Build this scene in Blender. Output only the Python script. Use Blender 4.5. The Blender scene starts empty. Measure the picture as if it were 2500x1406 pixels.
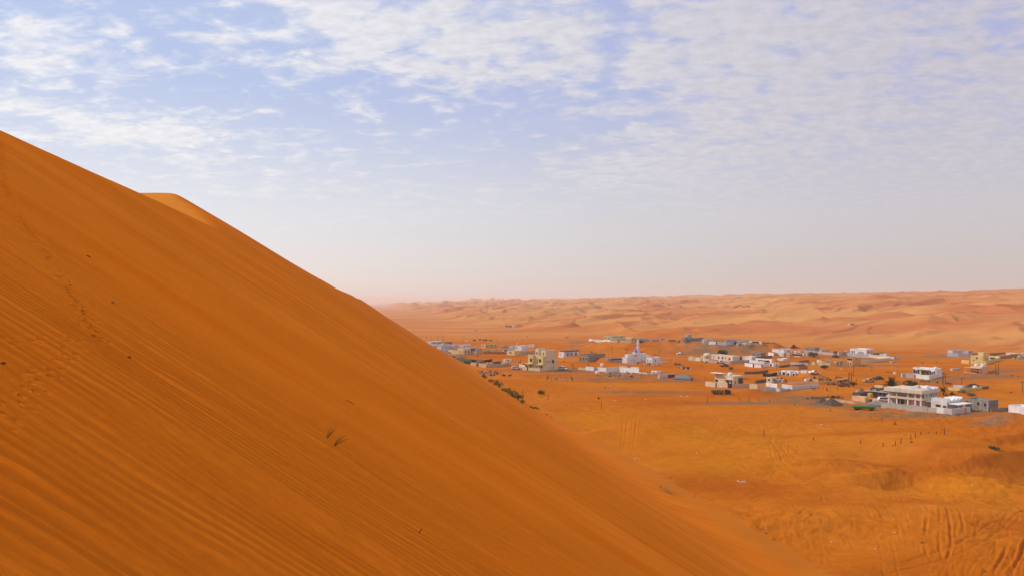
import bpy, bmesh, math, random
import numpy as np
from mathutils import Vector, Matrix
R = math.radians
rnd = random.Random(7)
scene = bpy.context.scene
COL = scene.collection

# ---------------------------------------------------------------- camera
F = 1800.0                       # focal length in pixels of the 2500 px wide photograph
HZ = 738.0                       # horizon row
EYE = 35.0
cam_d = bpy.data.cameras.new("camera"); cam = bpy.data.objects.new("camera", cam_d); COL.objects.link(cam)
cam_d.sensor_width = 36.0; cam_d.lens = 36.0*F/2500.0
cam_d.clip_start = 0.1; cam_d.clip_end = 90000
cam.location = (0, 0, EYE); cam.rotation_euler = (R(90), 0, 0)
cam_d.shift_y = (HZ-703.0)/2500.0
scene.camera = cam

# ---------------------------------------------------------------- sun and sky
SUN_EL = 40.0
sdx, sdy = -0.975, 0.22
sun_d = bpy.data.lights.new("sun", 'SUN'); sun = bpy.data.objects.new("sun", sun_d); COL.objects.link(sun)
sun_d.energy = 2.9; sun_d.angle = R(3); sun_d.color = (1.0, .93, .82)
sv = Vector((sdx*math.cos(R(SUN_EL)), sdy*math.cos(R(SUN_EL)), math.sin(R(SUN_EL))))
sun.rotation_euler = (-sv).to_track_quat('-Z', 'Y').to_euler()

world = bpy.data.worlds.new("World"); scene.world = world; world.use_nodes = True
wt = world.node_tree; wt.nodes.clear()
def N(t, kind, **kw):
    n = t.nodes.new(kind)
    for k, v in kw.items():
        if k.startswith('i_'):
            key = k[2:]; key = int(key) if key.isdigit() else key.replace('_', ' ')
            n.inputs[key].default_value = v
        else: setattr(n, k, v)
    return n
def L(t, a, b): t.links.new(a, b)
def mathn(t, op, a, b=None, clamp=False, c=None):
    n = t.nodes.new('ShaderNodeMath'); n.operation = op; n.use_clamp = clamp
    for i, v in enumerate((a, b, c)):
        if v is None: continue
        if isinstance(v, (int, float)): n.inputs[i].default_value = v
        else: t.links.new(v, n.inputs[i])
    return n.outputs[0]
def mixc(t, fac, a, b, mode='MIX'):
    n = t.nodes.new('ShaderNodeMix'); n.data_type = 'RGBA'; n.blend_type = mode
    if isinstance(fac, (int, float)): n.inputs[0].default_value = fac
    else: t.links.new(fac, n.inputs[0])
    for i, v in ((6, a), (7, b)):
        if isinstance(v, tuple): n.inputs[i].default_value = (*v, 1)
        else: t.links.new(v, n.inputs[i])
    return n.outputs[2]
def rampn(t, fac, stops, interp='LINEAR'):
    n = t.nodes.new('ShaderNodeValToRGB'); cr = n.color_ramp; cr.interpolation = interp
    while len(cr.elements) < len(stops): cr.elements.new(0.5)
    for e, (p, c) in zip(cr.elements, stops):
        e.position = p; e.color = (*c, 1) if isinstance(c, tuple) else (c, c, c, 1)
    t.links.new(fac, n.inputs[0]); return n.outputs[0]
def maprange(t, v, a, b, c=0.0, d=1.0, smooth=True):
    n = t.nodes.new('ShaderNodeMapRange'); n.interpolation_type = 'SMOOTHSTEP' if smooth else 'LINEAR'
    t.links.new(v, n.inputs[0])
    for i, x in enumerate((a, b, c, d)): n.inputs[i+1].default_value = x
    return n.outputs[0]

tc = N(wt, 'ShaderNodeTexCoord')
sky = N(wt, 'ShaderNodeTexSky', sky_type='NISHITA', sun_disc=False)
sky.sun_elevation = R(SUN_EL); sky.sun_rotation = math.atan2(sdx, sdy); sky.altitude = 200
sky.air_density = 1.0; sky.dust_density = 3.0; sky.ozone_density = 1.5
sep = N(wt, 'ShaderNodeSeparateXYZ'); L(wt, tc.outputs['Generated'], sep.inputs[0])
DX, DY, DZ = sep.outputs
K = 10.0
def kc(r, g, b): return (r*K, g*K, b*K)
side = maprange(wt, DX, -0.62, 0.62)                       # left to right across the view
low = mixc(wt, side, kc(.97, .90, .865), kc(.64, .56, .53))   # dusty air near the horizon
mid = mixc(wt, side, kc(.84, .87, .92), kc(.63, .61, .635))
high = mixc(wt, side, kc(.50, .61, .88), kc(.45, .49, .77))
top = kc(.42, .52, .78)
e1 = maprange(wt, DZ, 0.0, 0.13)
e2 = maprange(wt, DZ, 0.09, 0.30)
e3 = maprange(wt, DZ, 0.36, 0.7)
base = mixc(wt, e1, low, mid)
base = mixc(wt, e2, base, high)
base = mixc(wt, e3, base, top)
base = mixc(wt, 0.10, base, sky.outputs[0])
# cloud layer: noise on a plane above the land
den = mathn(wt, 'ADD', mathn(wt, 'MAXIMUM', DZ, 0.0), 0.17)
cx = mathn(wt, 'DIVIDE', DX, den); cy = mathn(wt, 'DIVIDE', DY, den)
cv = N(wt, 'ShaderNodeCombineXYZ'); L(wt, cx, cv.inputs[0]); L(wt, cy, cv.inputs[1])
mp = N(wt, 'ShaderNodeMapping'); mp.inputs['Rotation'].default_value = (0, 0, R(18)); mp.inputs['Scale'].default_value = (0.8, 1.05, 1)
L(wt, cv.outputs[0], mp.inputs[0])
n1 = N(wt, 'ShaderNodeTexNoise', i_Scale=9.5, i_Detail=7.0, i_Roughness=0.60, i_Distortion=0.35); L(wt, mp.outputs[0], n1.inputs['Vector'])
n2 = N(wt, 'ShaderNodeTexNoise', i_Scale=1.9, i_Detail=3.0, i_Roughness=0.5); L(wt, mp.outputs[0], n2.inputs['Vector'])
n3 = N(wt, 'ShaderNodeTexNoise', i_Scale=26.0, i_Detail=5.0, i_Roughness=0.6); L(wt, mp.outputs[0], n3.inputs['Vector'])
def blob(px, py, rx, ry, amp):
    """where the cloud cover is thick: a direction (given by its place in the view) and an angular size"""
    x = (px-1250)/F; z = (HZ-py)/F; l = math.sqrt(x*x+1+z*z)
    a = mathn(wt, 'DIVIDE', mathn(wt, 'SUBTRACT', DX, x/l), rx/F); b = mathn(wt, 'DIVIDE', mathn(wt, 'SUBTRACT', DZ, z/l), ry/F)
    q = mathn(wt, 'ADD', mathn(wt, 'MULTIPLY', a, a), mathn(wt, 'MULTIPLY', b, b))
    return mathn(wt, 'MULTIPLY', mathn(wt, 'EXPONENT', mathn(wt, 'MULTIPLY', q, -1.0)), amp)
cover = mathn(wt, 'MULTIPLY', maprange(wt, DX, 0.0, 0.35), 0.17)
for bl in ((900, 30, 330, 60, .12), (1320, 100, 180, 120, .17), (1080, 120, 110, 80, .12), (880, 110, 90, 50, .12), (330, 325, 230, 50, .20), (130, 50, 180, 60, .07),
           (100, 150, 100, 40, .12), (1800, 120, 320, 160, .08), (1600, 420, 260, 50, .08), (700, 180, 70, 25, .12), (560, 130, 60, 30, .12),
           (1120, 320, 200, 90, -.05), (900, 420, 180, 60, -.02), (600, 250, 160, 60, -.07), (1500, 90, 35, 90, -.15)):
    cover = mathn(wt, 'ADD', cover, blob(*bl))
v = mathn(wt, 'ADD', n1.outputs[0], mathn(wt, 'MULTIPLY', mathn(wt, 'SUBTRACT', n2.outputs[0], .5), .45))
v = mathn(wt, 'ADD', v, mathn(wt, 'MULTIPLY', mathn(wt, 'SUBTRACT', n3.outputs[0], .5), .22))
v = mathn(wt, 'ADD', v, cover)
cl = maprange(wt, v, 0.44, 0.75)
elf = maprange(wt, DZ, 0.03, 0.2)
cl = mathn(wt, 'MULTIPLY', cl, mathn(wt, 'MULTIPLY', elf, 0.9))
shade = maprange(wt, n3.outputs[0], 0.3, 0.7, 0.93, 1.05)
ccol = mixc(wt, side, kc(.92, .92, .94), kc(.60, .575, .635))
ccol = mixc(wt, 1.0, ccol, shade, 'MULTIPLY')
skyc = mixc(wt, cl, base, ccol)
bg = N(wt, 'ShaderNodeBackground', i_Strength=0.1); L(wt, skyc, bg.inputs[0])
wo = N(wt, 'ShaderNodeOutputWorld'); L(wt, bg.outputs[0], wo.inputs[0])
world.cycles.sampling_method = 'MANUAL'; world.cycles.sample_map_resolution = 512

scene.view_settings.view_transform = 'Standard'; scene.view_settings.look = 'None'
scene.cycles.volume_bounces = 1
scene.view_settings.exposure = 0.0; scene.view_settings.gamma = 1.0

# ---------------------------------------------------------------- numpy noise
_rs = np.random.RandomState(11)
_T = _rs.rand(256, 256)
def vnoise(x, y):
    xi = np.floor(x).astype(np.int64); yi = np.floor(y).astype(np.int64)
    fx = x-xi; fy = y-yi
    fx = fx*fx*fx*(fx*(fx*6-15)+10); fy = fy*fy*fy*(fy*(fy*6-15)+10)
    a = _T[xi & 255, yi & 255]; b = _T[(xi+1) & 255, yi & 255]; c = _T[xi & 255, (yi+1) & 255]; d = _T[(xi+1) & 255, (yi+1) & 255]
    return (a*(1-fx)+b*fx)*(1-fy)+(c*(1-fx)+d*fx)*fy - 0.5
def fbm(x, y, o=4, g=0.5):
    r = 0; a = 1.0
    for i in range(o):
        r = r + a*vnoise(x+17.3*i, y+9.1*i); x = x*2.03; y = y*2.03; a *= g
    return r
def sstep(v, a, b):
    q = np.clip((v-a)/(b-a), 0, 1); return q*q*(3-2*q)

# ---------------------------------------------------------------- terrain functions
EX, EY = 0.983, 0.185           # downslope direction of the great dune
TX, TY = -0.185, 0.983          # along the dune
TAN = 0.657
H0 = 3.0
def ground_px(px, py):          # first guess: where a pixel meets the flat valley floor
    y = EYE*F/(py-HZ); return (px-1250)/F*y, y

TRACKS = []                     # tyre tracks as pixel polylines: (points, gauge m, depth m)
for pts, gz, dp in (
    ([(1700, 1015), (1760, 1040), (1830, 1062), (1880, 1095), (1905, 1130), (1935, 1150)], 1.7, .16),
    ([(1790, 1035), (1850, 1060), (1890, 1085), (1915, 1120), (1945, 1147)], 1.7, .16),
    ([(1500, 1000), (1620, 1030), (1760, 1052), (1870, 1062), (2000, 1085), (2110, 1100), (2240, 1130)], 1.9, .13),
    ([(1880, 1070), (1930, 1080), (1962, 1105), (1935, 1120), (1900, 1125)], 1.6, .12),
    ([(1886, 1110), (1893, 1075), (1920, 1072)], 1.6, .12), ([(1915, 1130), (1920, 1085)], 1.6, .12),
    ([(2500, 1080), (2350, 1085), (2250, 1098), (2180, 1108), (2235, 1100), (2330, 1078)], 1.7, .12),
    ([(1520, 1128), (1528, 1090), (1536, 1050)], 2.4, .2), ([(1545, 1050), (1538, 1085), (1528, 1120)], 2.4, .2),
    ([(1640, 1150), (1720, 1120), (1800, 1115), (1880, 1130), (1980, 1155), (2120, 1185), (2300, 1210), (2500, 1240)], 1.8, .17),
    ([(1660, 1170), (1700, 1160), (1760, 1148), (1850, 1140), (1960, 1160), (2100, 1195)], 1.8, .17),
    ([(1690, 1200), (1655, 1185), (1660, 1168), (1720, 1150), (1800, 1140)], 1.8, .17),
    ([(1790, 1225), (1860, 1200), (1930, 1190), (1985, 1200), (2005, 1240)], 1.7, .14),
    
    ([(2188, 1205), (2200, 1260), (2222, 1340)], 1.7, .10),
    ([(2262, 1232), (2280, 1245), (2278, 1300), (2283, 1350), (2320, 1365), (2340, 1330), (2333, 1260), (2318, 1236)], 1.8, .2),
    ([(1970, 1285), (2100, 1300), (2250, 1315), (2350, 1318), (2500, 1285)], 1.8, .24), ([(2350, 1290), (2420, 1285), (2500, 1262)], 1.8, .22),
    ([(2345, 1340), (2380, 1315), (2440, 1300), (2500, 1290)], 1.8, .24), ([(2490, 1300), (2470, 1350), (2440, 1400)], 1.8, .3), ([(2500, 1330), (2480, 1400)], 1.8, .3),
    ([(1850, 1290), (1900, 1282), (1960, 1275), (1985, 1240)], 1.8, .16), ([(2150, 1235), (2250, 1232), (2400, 1240), (2500, 1270)], 1.8, .16),
    ([(2000, 1215), (2120, 1190), (2290, 1186), (2400, 1195), (2500, 1205)], 1.8, .12), ([(2030, 1350), (2120, 1355), (2220, 1358), (2280, 1340)], 1.8, .14),
    ([(1640, 1010), (1660, 1030), (1690, 1050)], 1.6, .1), ([(1735, 1010), (1750, 1030), (1780, 1050)], 1.6, .1), ([(1900, 1005), (1905, 1020), (1897, 1030)], 2.4, .1),
    ([(1240, 940), (1300, 925), (1420, 935), (1600, 960), (1800, 985), (2050, 1010), (2300, 1040)], 1.9, .06),
    ([(1900, 1040), (2060, 1050), (2200, 1075), (2330, 1080), (2440, 1095)], 1.8, .1),
    ([(2200, 1370), (2300, 1350), (2400, 1352), (2500, 1340)], 1.8, .22), ([(2100, 1406), (2200, 1375), (2350, 1330), (2420, 1290), (2500, 1220)], 1.8, .2)):
    TRACKS.append(([ground_px(*p) for p in pts], gz, dp*.95))
# many long wheel scars that fan and cross over the churned slope in front
_tr = random.Random(5)
def scar(px, py, a, ln, curl, depth, gauge=1.7):
    q = []
    for k in range(9):
        q.append(ground_px(px, py)); px += ln/8*math.cos(a); py += ln/8*math.sin(a); a += curl/8+_tr.uniform(-.05, .05)
        if py > 1450 or py < 1000 or px > 2560: break
    if len(q) > 2: TRACKS.append((q, gauge, depth))
for i in range(12): scar(_tr.uniform(1880, 2260), _tr.uniform(1185, 1235), _tr.uniform(.55, 1.2), _tr.uniform(120, 230), _tr.uniform(-.9, 1.0), _tr.uniform(.03, .07))
for i in range(48): scar(_tr.uniform(1650, 2300), _tr.uniform(1130, 1350), _tr.uniform(-.18, .22), _tr.uniform(250, 520), _tr.uniform(-.35, .35), _tr.uniform(.06, .14))
for i in range(16): scar(_tr.uniform(2300, 2500), _tr.uniform(1230, 1330), _tr.uniform(1.3, 2.6), _tr.uniform(90, 200), _tr.uniform(-.9, .9), _tr.uniform(.05, .10))
for i in range(12): scar(_tr.uniform(1560, 1900), _tr.uniform(1010, 1090), _tr.uniform(.1, .5), _tr.uniform(200, 420), _tr.uniform(-.3, .4), _tr.uniform(.03, .07))
for i in range(10): scar(_tr.uniform(1660, 1760), _tr.uniform(1140, 1200), _tr.uniform(-.7, .1), _tr.uniform(100, 260), _tr.uniform(.4, 1.2), _tr.uniform(.05, .11))
CELL = 0.16; GX0, GY0, GX1, GY1 = -25, 75, 165, 330
GW = int((GX1-GX0)/CELL); GH = int((GY1-GY0)/CELL)
TMAP = np.zeros((GW, GH))
def stamp_tracks():
    k = np.arange(-5, 6); kx, ky = np.meshgrid(k, k, indexing='ij'); kx = kx.ravel(); ky = ky.ravel()
    for pts, gauge, depth in TRACKS:
        P = np.array(pts); 
        # Catmull-Rom resample
        Q = np.vstack([2*P[0]-P[1], P, 2*P[-1]-P[-2]]); out = []
        for i in range(1, len(Q)-2):
            n = max(2, int(np.linalg.norm(Q[i+1]-Q[i])/0.12)); t = np.linspace(0, 1, n, endpoint=False)[:, None]
            out.append(.5*((2*Q[i])+(-Q[i-1]+Q[i+1])*t+(2*Q[i-1]-5*Q[i]+4*Q[i+1]-Q[i+2])*t*t+(-Q[i-1]+3*Q[i]-3*Q[i+1]+Q[i+2])*t**3))
        C = np.vstack(out); T = np.gradient(C, axis=0); T /= np.linalg.norm(T, axis=1)[:, None]+1e-9
        Nn = np.stack([-T[:, 1], T[:, 0]], 1)
        m = np.arange(len(C))*0.12
        fade = np.clip(np.minimum(m, m[-1]-m)/5.0, 0, 1)
        for off in (-gauge/2, gauge/2):
            D = C+Nn*off
            D = D+(0.06*vnoise(m*.7+off, m*0+3.3)+.25*vnoise(m*.12+C[0, 1], m*0+C[0, 0]))[:, None]*Nn
            ix = ((D[:, 0]-GX0)/CELL).astype(int); iy = ((D[:, 1]-GY0)/CELL).astype(int)
            ok = (ix > 6) & (iy > 6) & (ix < GW-7) & (iy < GH-7)
            ix = ix[ok]; iy = iy[ok]; dd = depth*fade[ok]*np.clip(.75+1.3*vnoise(m[ok]*.15+C[0, 0], m[ok]*0+off*7), .05, 1.3)
            for a, b in zip(kx, ky):
                r = math.hypot(a, b)*CELL
                prof = -math.exp(-(r/.19)**2)+.5*math.exp(-((r-.40)/.13)**2)
                if abs(prof) < .03: continue
                X = ix+a; Y = iy+b; val = dd*prof
                cur = TMAP[X, Y]
                TMAP[X, Y] = np.where(np.abs(val) > np.abs(cur), val, cur)
stamp_tracks()
def tmap(x, y):
    fx = np.clip((x-GX0)/CELL, 0, GW-2.001); fy = np.clip((y-GY0)/CELL, 0, GH-2.001)
    ix = fx.astype(int); iy = fy.astype(int); fx -= ix; fy -= iy
    v = (TMAP[ix, iy]*(1-fx)+TMAP[ix+1, iy]*fx)*(1-fy)+(TMAP[ix, iy+1]*(1-fx)+TMAP[ix+1, iy+1]*fx)*fy
    inside = (x > GX0+1) & (x < GX1-1) & (y > GY0+1) & (y < GY1-1)
    return np.where(inside, v, 0)

MOUNDS = []                      # x, y, radius along view x, radius along view y, height, flat-topped
def mound(px, py, wpx, ry, h, flat=0.35):
    x, y = ground_px(px, py); MOUNDS.append((x, y, wpx/F*y, ry, h, flat))
mound(1768, 851, 150, 62, 6.0, .55)        # grey sided rise that carries the western houses
mound(1545, 843, 130, 70, 4.2, .5)         # low rise under the far yellow villa
mound(1478, 884, 30, 14, 2.6, 0)
mound(1975, 917, 42, 12, 2.4, 0)
mound(1560, 915, 60, 14, 1.2, .3)
mound(1840, 962, 60, 10, 1.6, 0)
mound(2470, 1030, 90, 12, 2.6, .1)
mound(2300, 1095, 200, 26, 1.6, .1)
mound(1600, 1064, 240, 15, 3.3, .1)
SLIPS = []                       # small slip faces: x, y, half width, fore length, height
for px, py, w, fl, h in ((2135, 1155, 9.5, 30, 3.1), (2442, 1124, 14.0, 34, 5.6), (2500, 1062, 20.0, 20, 2.0)):
    x, y = ground_px(px, py); SLIPS.append((x, y, w, fl, h))

def far_dunes(x, y, s, t, q):
    """dune field that climbs the far side of the valley"""
    wx = x+60*fbm(x/260, y/260, 3); wy = y+60*fbm(x/260+40, y/260+7, 3)
    z = 0
    for lam, amp, ang, sh in ((340, 6, -.55, .74), (150, 8.0, -.95, .80), (80, 6.5, -.35, .82), (42, 3.4, -.75, .80)):
        ca, sa = math.cos(ang), math.sin(ang)
        ph = (wx*ca+wy*sa)/lam + 1.7*vnoise(x/(lam*1.7)+lam, y/(lam*1.1))+.8*vnoise(x/(lam*.6), y/(lam*.6)+lam)
        f = ph-np.floor(ph)
        pr = np.where(f < sh, (f/sh)**1.3, ((1-f)/(1-sh)))
        m = np.clip(.45+1.9*vnoise(x/(lam*.9)+lam*3, y/(lam*.9)-lam), .1, 1.3)*(1+np.clip(t-900, 0, 4000)/(1500 if lam > 100 else 4000))
        z = z+amp*pr*m
    return z

def G(x, y, detail=True):
    s = x*EX+y*EY; t = x*TX+y*TY
    s0 = np.interp(t, [0, 400, 600, 1000, 3000, 30000], [430, 414, 300, 165, 140, 150])
    s0 = s0+30*vnoise(t/180, t*0+1.5)
    q = (s-s0)/(1430-s0)
    Ht = np.interp(t, [0, 4000, 10000, 30000], [68, 62, 38, 20])
    P = np.where(q < 1, np.clip(q, 0, 1)**1.12, 1-.25*sstep(q, 1, 1.7))
    z = Ht*P*.93
    amp = sstep(q, -.02, np.interp(t, [500, 1100], [.14, .04]))
    z = z+far_dunes(x, y, s, t, q)*amp*np.where(t > 9000, .6, 1)*.8*(1-.5*sstep(q, .45, .85))
    z = z + 2*fbm(x/120, y/120, 2)*sstep(q, .25, .6)
    # gentle swells of the valley floor
    r = np.hypot(x, y)
    v = (1-amp)
    vil = sstep(r, 185, 235)
    z = z+v*(.8*fbm(x/75+5, y/75, 3)*sstep(r, 120, 260) + (1.6-1.25*vil)*fbm((x+.3*y)/34, (y-.2*x)/14+3, 3))
    for mx, my, rx, ry, h, fl in MOUNDS:
        d = np.sqrt(((x-mx)/rx)**2+((y-my)/ry)**2)+.25*vnoise(x/9, y/9)*(h > 2)
        z = z+h*(1-sstep(d, fl, 1.0))
    for mx, my, w, fl, h in SLIPS:
        dx, dy = .42, -.907
        u = (x-mx)*dx+(y-my)*dy; c = -(x-mx)*dy+(y-my)*dx
        u = u+.09*c*c/w
        w1 = h*1.5
        g = np.where(u < 0, .3*np.exp(-(u/fl)**2), np.where(u < w1, .3-u/w1, -.7*np.exp(-(np.clip(u-w1, 0, None)/11)**2)))
        z = z+h*g*np.exp(-(c/w)**4)
    if detail:
        near = (1-sstep(r, 300, 420))
        z = z+tmap(x, y)*near*.85
        ch = sstep(.15+fbm(x/30, y/30, 2), .0, .5)*(1-.9*np.exp(-((x-26)/22)**2-((y-190)/34)**2))
        z = z+near*(.10+.30*ch)*fbm(x/1.7+3, y/1.7, 4, .6)*sstep(r, 85, 100)
        z = z+(.25)*fbm(x/6.5, y/6.5, 3)*(.3+ch)
    return z

def D(x, y):
    """great dune whose lee face carries the camera"""
    s = x*EX+y*EY; t = x*TX+y*TY
    # slightly hollow lee face, steeper high up
    sl = EYE-H0-TAN*s
    sl = sl-.11*np.clip(s, -12, 12)*np.exp(-(t/13)**2)  # steepened near the camera, shaped to take less sun and look darker
    sl = sl+.9*fbm(s/30+3, t/60, 2)*sstep(np.abs(s)+np.abs(t)*.4, 6, 40)
    bulge = np.clip(s-6, 0, None); sl = sl-.0*bulge
    toe = 3.2*np.exp(-((s-52)/11)**2)
    sl = sl+toe*sstep(t, -200, 0)*.55
    brink = EYE+7.95+.018*np.clip(t-30, 0, 70)+.25*fbm(t/25, t*0+2.2, 2)
    m = sstep(t, 84, 158)
    lift = 12.6*(1-np.exp(-np.clip(-13-s, -1, None)/9.0))-.16*np.clip(-32-s, 0, 200)
    sto = brink+.04*np.clip(-16-s, -20, None)+m*lift
    tt = [0, 148, 156, 167, 185, 215, 270, 400, 500]; cz = [70, 54.5, 50.5, 45.3, 42.3, 40.3, 38.8, 37.2, 36]
    cap = sum(np.interp(t+k, tt, cz) for k in (-5, -2.5, 0, 2.5, 5))/5
    sto = np.minimum(sto, cap-.05*np.clip(-20-s, 0, 200))
    z = -np.logaddexp(-(sl-30)*3.0, -(sto-30)*3.0)/3.0+30
    # far end of the dune sinks away
    z = z-(38)*sstep(t, 400, 800)*1.2
    z = z+.012*fbm(x/1.1, y/1.1, 2)
    return z
def both(x, y): return np.maximum(G(x, y, False), D(x, y))
# ---------------------------------------------------------------- sand materials
def new_mat(name):
    m = bpy.data.materials.new(name); m.use_nodes = True; t = m.node_tree; t.nodes.clear()
    o = N(t, 'ShaderNodeOutputMaterial'); b = N(t, 'ShaderNodeBsdfPrincipled'); L(t, b.outputs[0], o.inputs[0])
    b.inputs['Roughness'].default_value = 1.0; b.inputs['Specular IOR Level'].default_value = 0.0
    return m, t, b
def mapped(t, scale, rot=0.0, src='Object'):
    tcn = N(t, 'ShaderNodeTexCoord'); mpn = N(t, 'ShaderNodeMapping')
    mpn.inputs['Scale'].default_value = scale; mpn.inputs['Rotation'].default_value = (0, 0, rot)
    L(t, tcn.outputs[src], mpn.inputs[0]); return mpn.outputs[0]
def noise(t, vec, scale, detail=4.0, rough=.55, dist=0.0):
    n = N(t, 'ShaderNodeTexNoise', i_Scale=scale, i_Detail=detail, i_Roughness=rough, i_Distortion=dist)
    L(t, vec, n.inputs['Vector']); return n.outputs[0]

def valley_mat():
    m, t, b = new_mat('valley_sand')
    v = mapped(t, (1, 1, 1))
    a = noise(t, v, .018, 5); c = noise(t, v, .35, 5, .6); d = noise(t, v, 2.2, 3, .7)
    col = mixc(t, maprange(t, a, .36, .64), (.475, .122, .008), (.53, .158, .015))
    col = mixc(t, maprange(t, noise(t, mapped(t, (.7, 1.6, 1), .2), .03, 4), .45, .7), col, (.42, .102, .009))
    at = N(t, 'ShaderNodeVertexColor', layer_name='mask')
    sp = N(t, 'ShaderNodeSeparateColor'); L(t, at.outputs[0], sp.inputs[0])
    yel = mixc(t, sp.outputs[1], col, (.54, .175, .010))
    col = mixc(t, 1.0, yel, maprange(t, c, .25, .75, .90, 1.08), 'MULTIPLY')
    col = mixc(t, 1.0, col, maprange(t, d, .3, .7, .95, 1.05), 'MULTIPLY')
    far = mixc(t, maprange(t, noise(t, mapped(t, (.6, 1.5, 1), .2), .006, 5), .40, .62), (.60, .255, .075), (.50, .150, .045))  # far sand, with distance haze painted into its paler tones
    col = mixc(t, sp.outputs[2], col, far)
    grav = mixc(t, maprange(t, noise(t, v, 1.1, 4, .7), .3, .7), (.17, .095, .05), (.26, .15, .08))
    gm = mathn(t, 'MULTIPLY', sp.outputs[0], maprange(t, noise(t, v, .16, 5, .65), .32, .55), True)
    col = mixc(t, gm, col, grav)
    # small dark pebbles and droppings
    vo = N(t, 'ShaderNodeTexVoronoi', i_Scale=.55); L(t, v, vo.inputs['Vector'])
    peb = mathn(t, 'MULTIPLY', mathn(t, 'LESS_THAN', vo.outputs['Distance'], .09), mathn(t, 'GREATER_THAN', noise(t, v, .04, 3), .56))
    col = mixc(t, mathn(t, 'MULTIPLY', peb, .55), col, (.16, .07, .03))
    L(t, col, b.inputs['Base Color'])
    h = mathn(t, 'ADD', mathn(t, 'MULTIPLY', noise(t, v, .9, 5, .6), .35), mathn(t, 'MULTIPLY', noise(t, v, 4.0, 3, .6), .06))
    wv = N(t, 'ShaderNodeTexWave', i_Scale=.9, i_Distortion=4.0, i_Detail=2.0); wv.bands_direction = 'Y'; L(t, v, wv.inputs['Vector'])
    h = mathn(t, 'ADD', h, mathn(t, 'MULTIPLY', wv.outputs['Fac'], .035))
    bu = N(t, 'ShaderNodeBump', i_Strength=.55, i_Distance=.6); L(t, h, bu.inputs['Height']); L(t, bu.outputs[0], b.inputs['Normal'])
    return m

def dune_mat():
    m, t, b = new_mat('dune_sand')
    v = mapped(t, (1, 1, 1))                              # object space: X down the slope, Y along the dune
    strk = noise(t, mapped(t, (.05, .40, .06)), 1.0, 6, .66)     # streaks of sliding sand
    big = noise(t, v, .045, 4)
    col = mixc(t, maprange(t, big, .35, .65), (.67, .170, .011), (.73, .200, .017))  # brighter than the valley sand, making up for grazing sun on the face
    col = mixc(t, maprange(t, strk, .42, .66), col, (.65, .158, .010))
    at = N(t, 'ShaderNodeVertexColor', layer_name='mask')
    sp = N(t, 'ShaderNodeSeparateColor'); L(t, at.outputs[0], sp.inputs[0])
    col = mixc(t, sp.outputs[1], col, (.68, .225, .026))  # sunlight on the knoll, painted in as a yellower tint
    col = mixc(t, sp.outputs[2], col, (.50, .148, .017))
    g = noise(t, v, 9.0, 3, .7)
    col = mixc(t, 1.0, col, maprange(t, g, .3, .7, .96, 1.04), 'MULTIPLY')
    L(t, col, b.inputs['Base Color'])
    # wind ripples: crests run down the slope
    sx = N(t, 'ShaderNodeSeparateXYZ'); L(t, v, sx.inputs[0])
    w1 = noise(t, mapped(t, (.16, .55, .16)), 1.0, 3, .5)
    w2 = noise(t, mapped(t, (.55, 2.0, .6)), 1.0, 3, .55)
    ph = mathn(t, 'ADD', mathn(t, 'MULTIPLY', sx.outputs[1], 1.0), mathn(t, 'ADD', mathn(t, 'MULTIPLY', w1, 1.5), mathn(t, 'MULTIPLY', w2, .20)))
    ph = mathn(t, 'ADD', ph, mathn(t, 'MULTIPLY', sx.outputs[0], .045))
    f = mathn(t, 'FRACT', mathn(t, 'MULTIPLY', ph, 4.3))
    saw = mathn(t, 'MINIMUM', mathn(t, 'DIVIDE', f, .66), mathn(t, 'DIVIDE', mathn(t, 'SUBTRACT', 1.0, f), .34))
    saw = mathn(t, 'SMOOTH_MIN', saw, .85, c=.3)
    ripamp = maprange(t, noise(t, mapped(t, (.10, .12, .10)), 1.0, 4, .55), .36, .58, .22, 1.0)
    rip = mathn(t, 'MULTIPLY', mathn(t, 'MULTIPLY', saw, ripamp), .042)
    h = mathn(t, 'ADD', rip, mathn(t, 'MULTIPLY', strk, .05))
    h = mathn(t, 'ADD', h, mathn(t, 'MULTIPLY', noise(t, mapped(t, (.5, 1.6, .8)), 1.0, 6, .65), .02))
    # animal tracks: hollows along the painted line
    vo = N(t, 'ShaderNodeTexVoronoi', i_Scale=8.5); L(t, mapped(t, (1, 1, 1)), vo.inputs['Vector'])
    dent = mathn(t, 'MULTIPLY', mathn(t, 'SUBTRACT', maprange(t, vo.outputs['Distance'], .12, .42), 1.0), mathn(t, 'MULTIPLY', sp.outputs[0], .05))
    h = mathn(t, 'ADD', h, dent)
    bu = N(t, 'ShaderNodeBump', i_Strength=1.0, i_Distance=1.0); L(t, h, bu.inputs['Height']); L(t, bu.outputs[0], b.inputs['Normal'])
    return m

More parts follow.
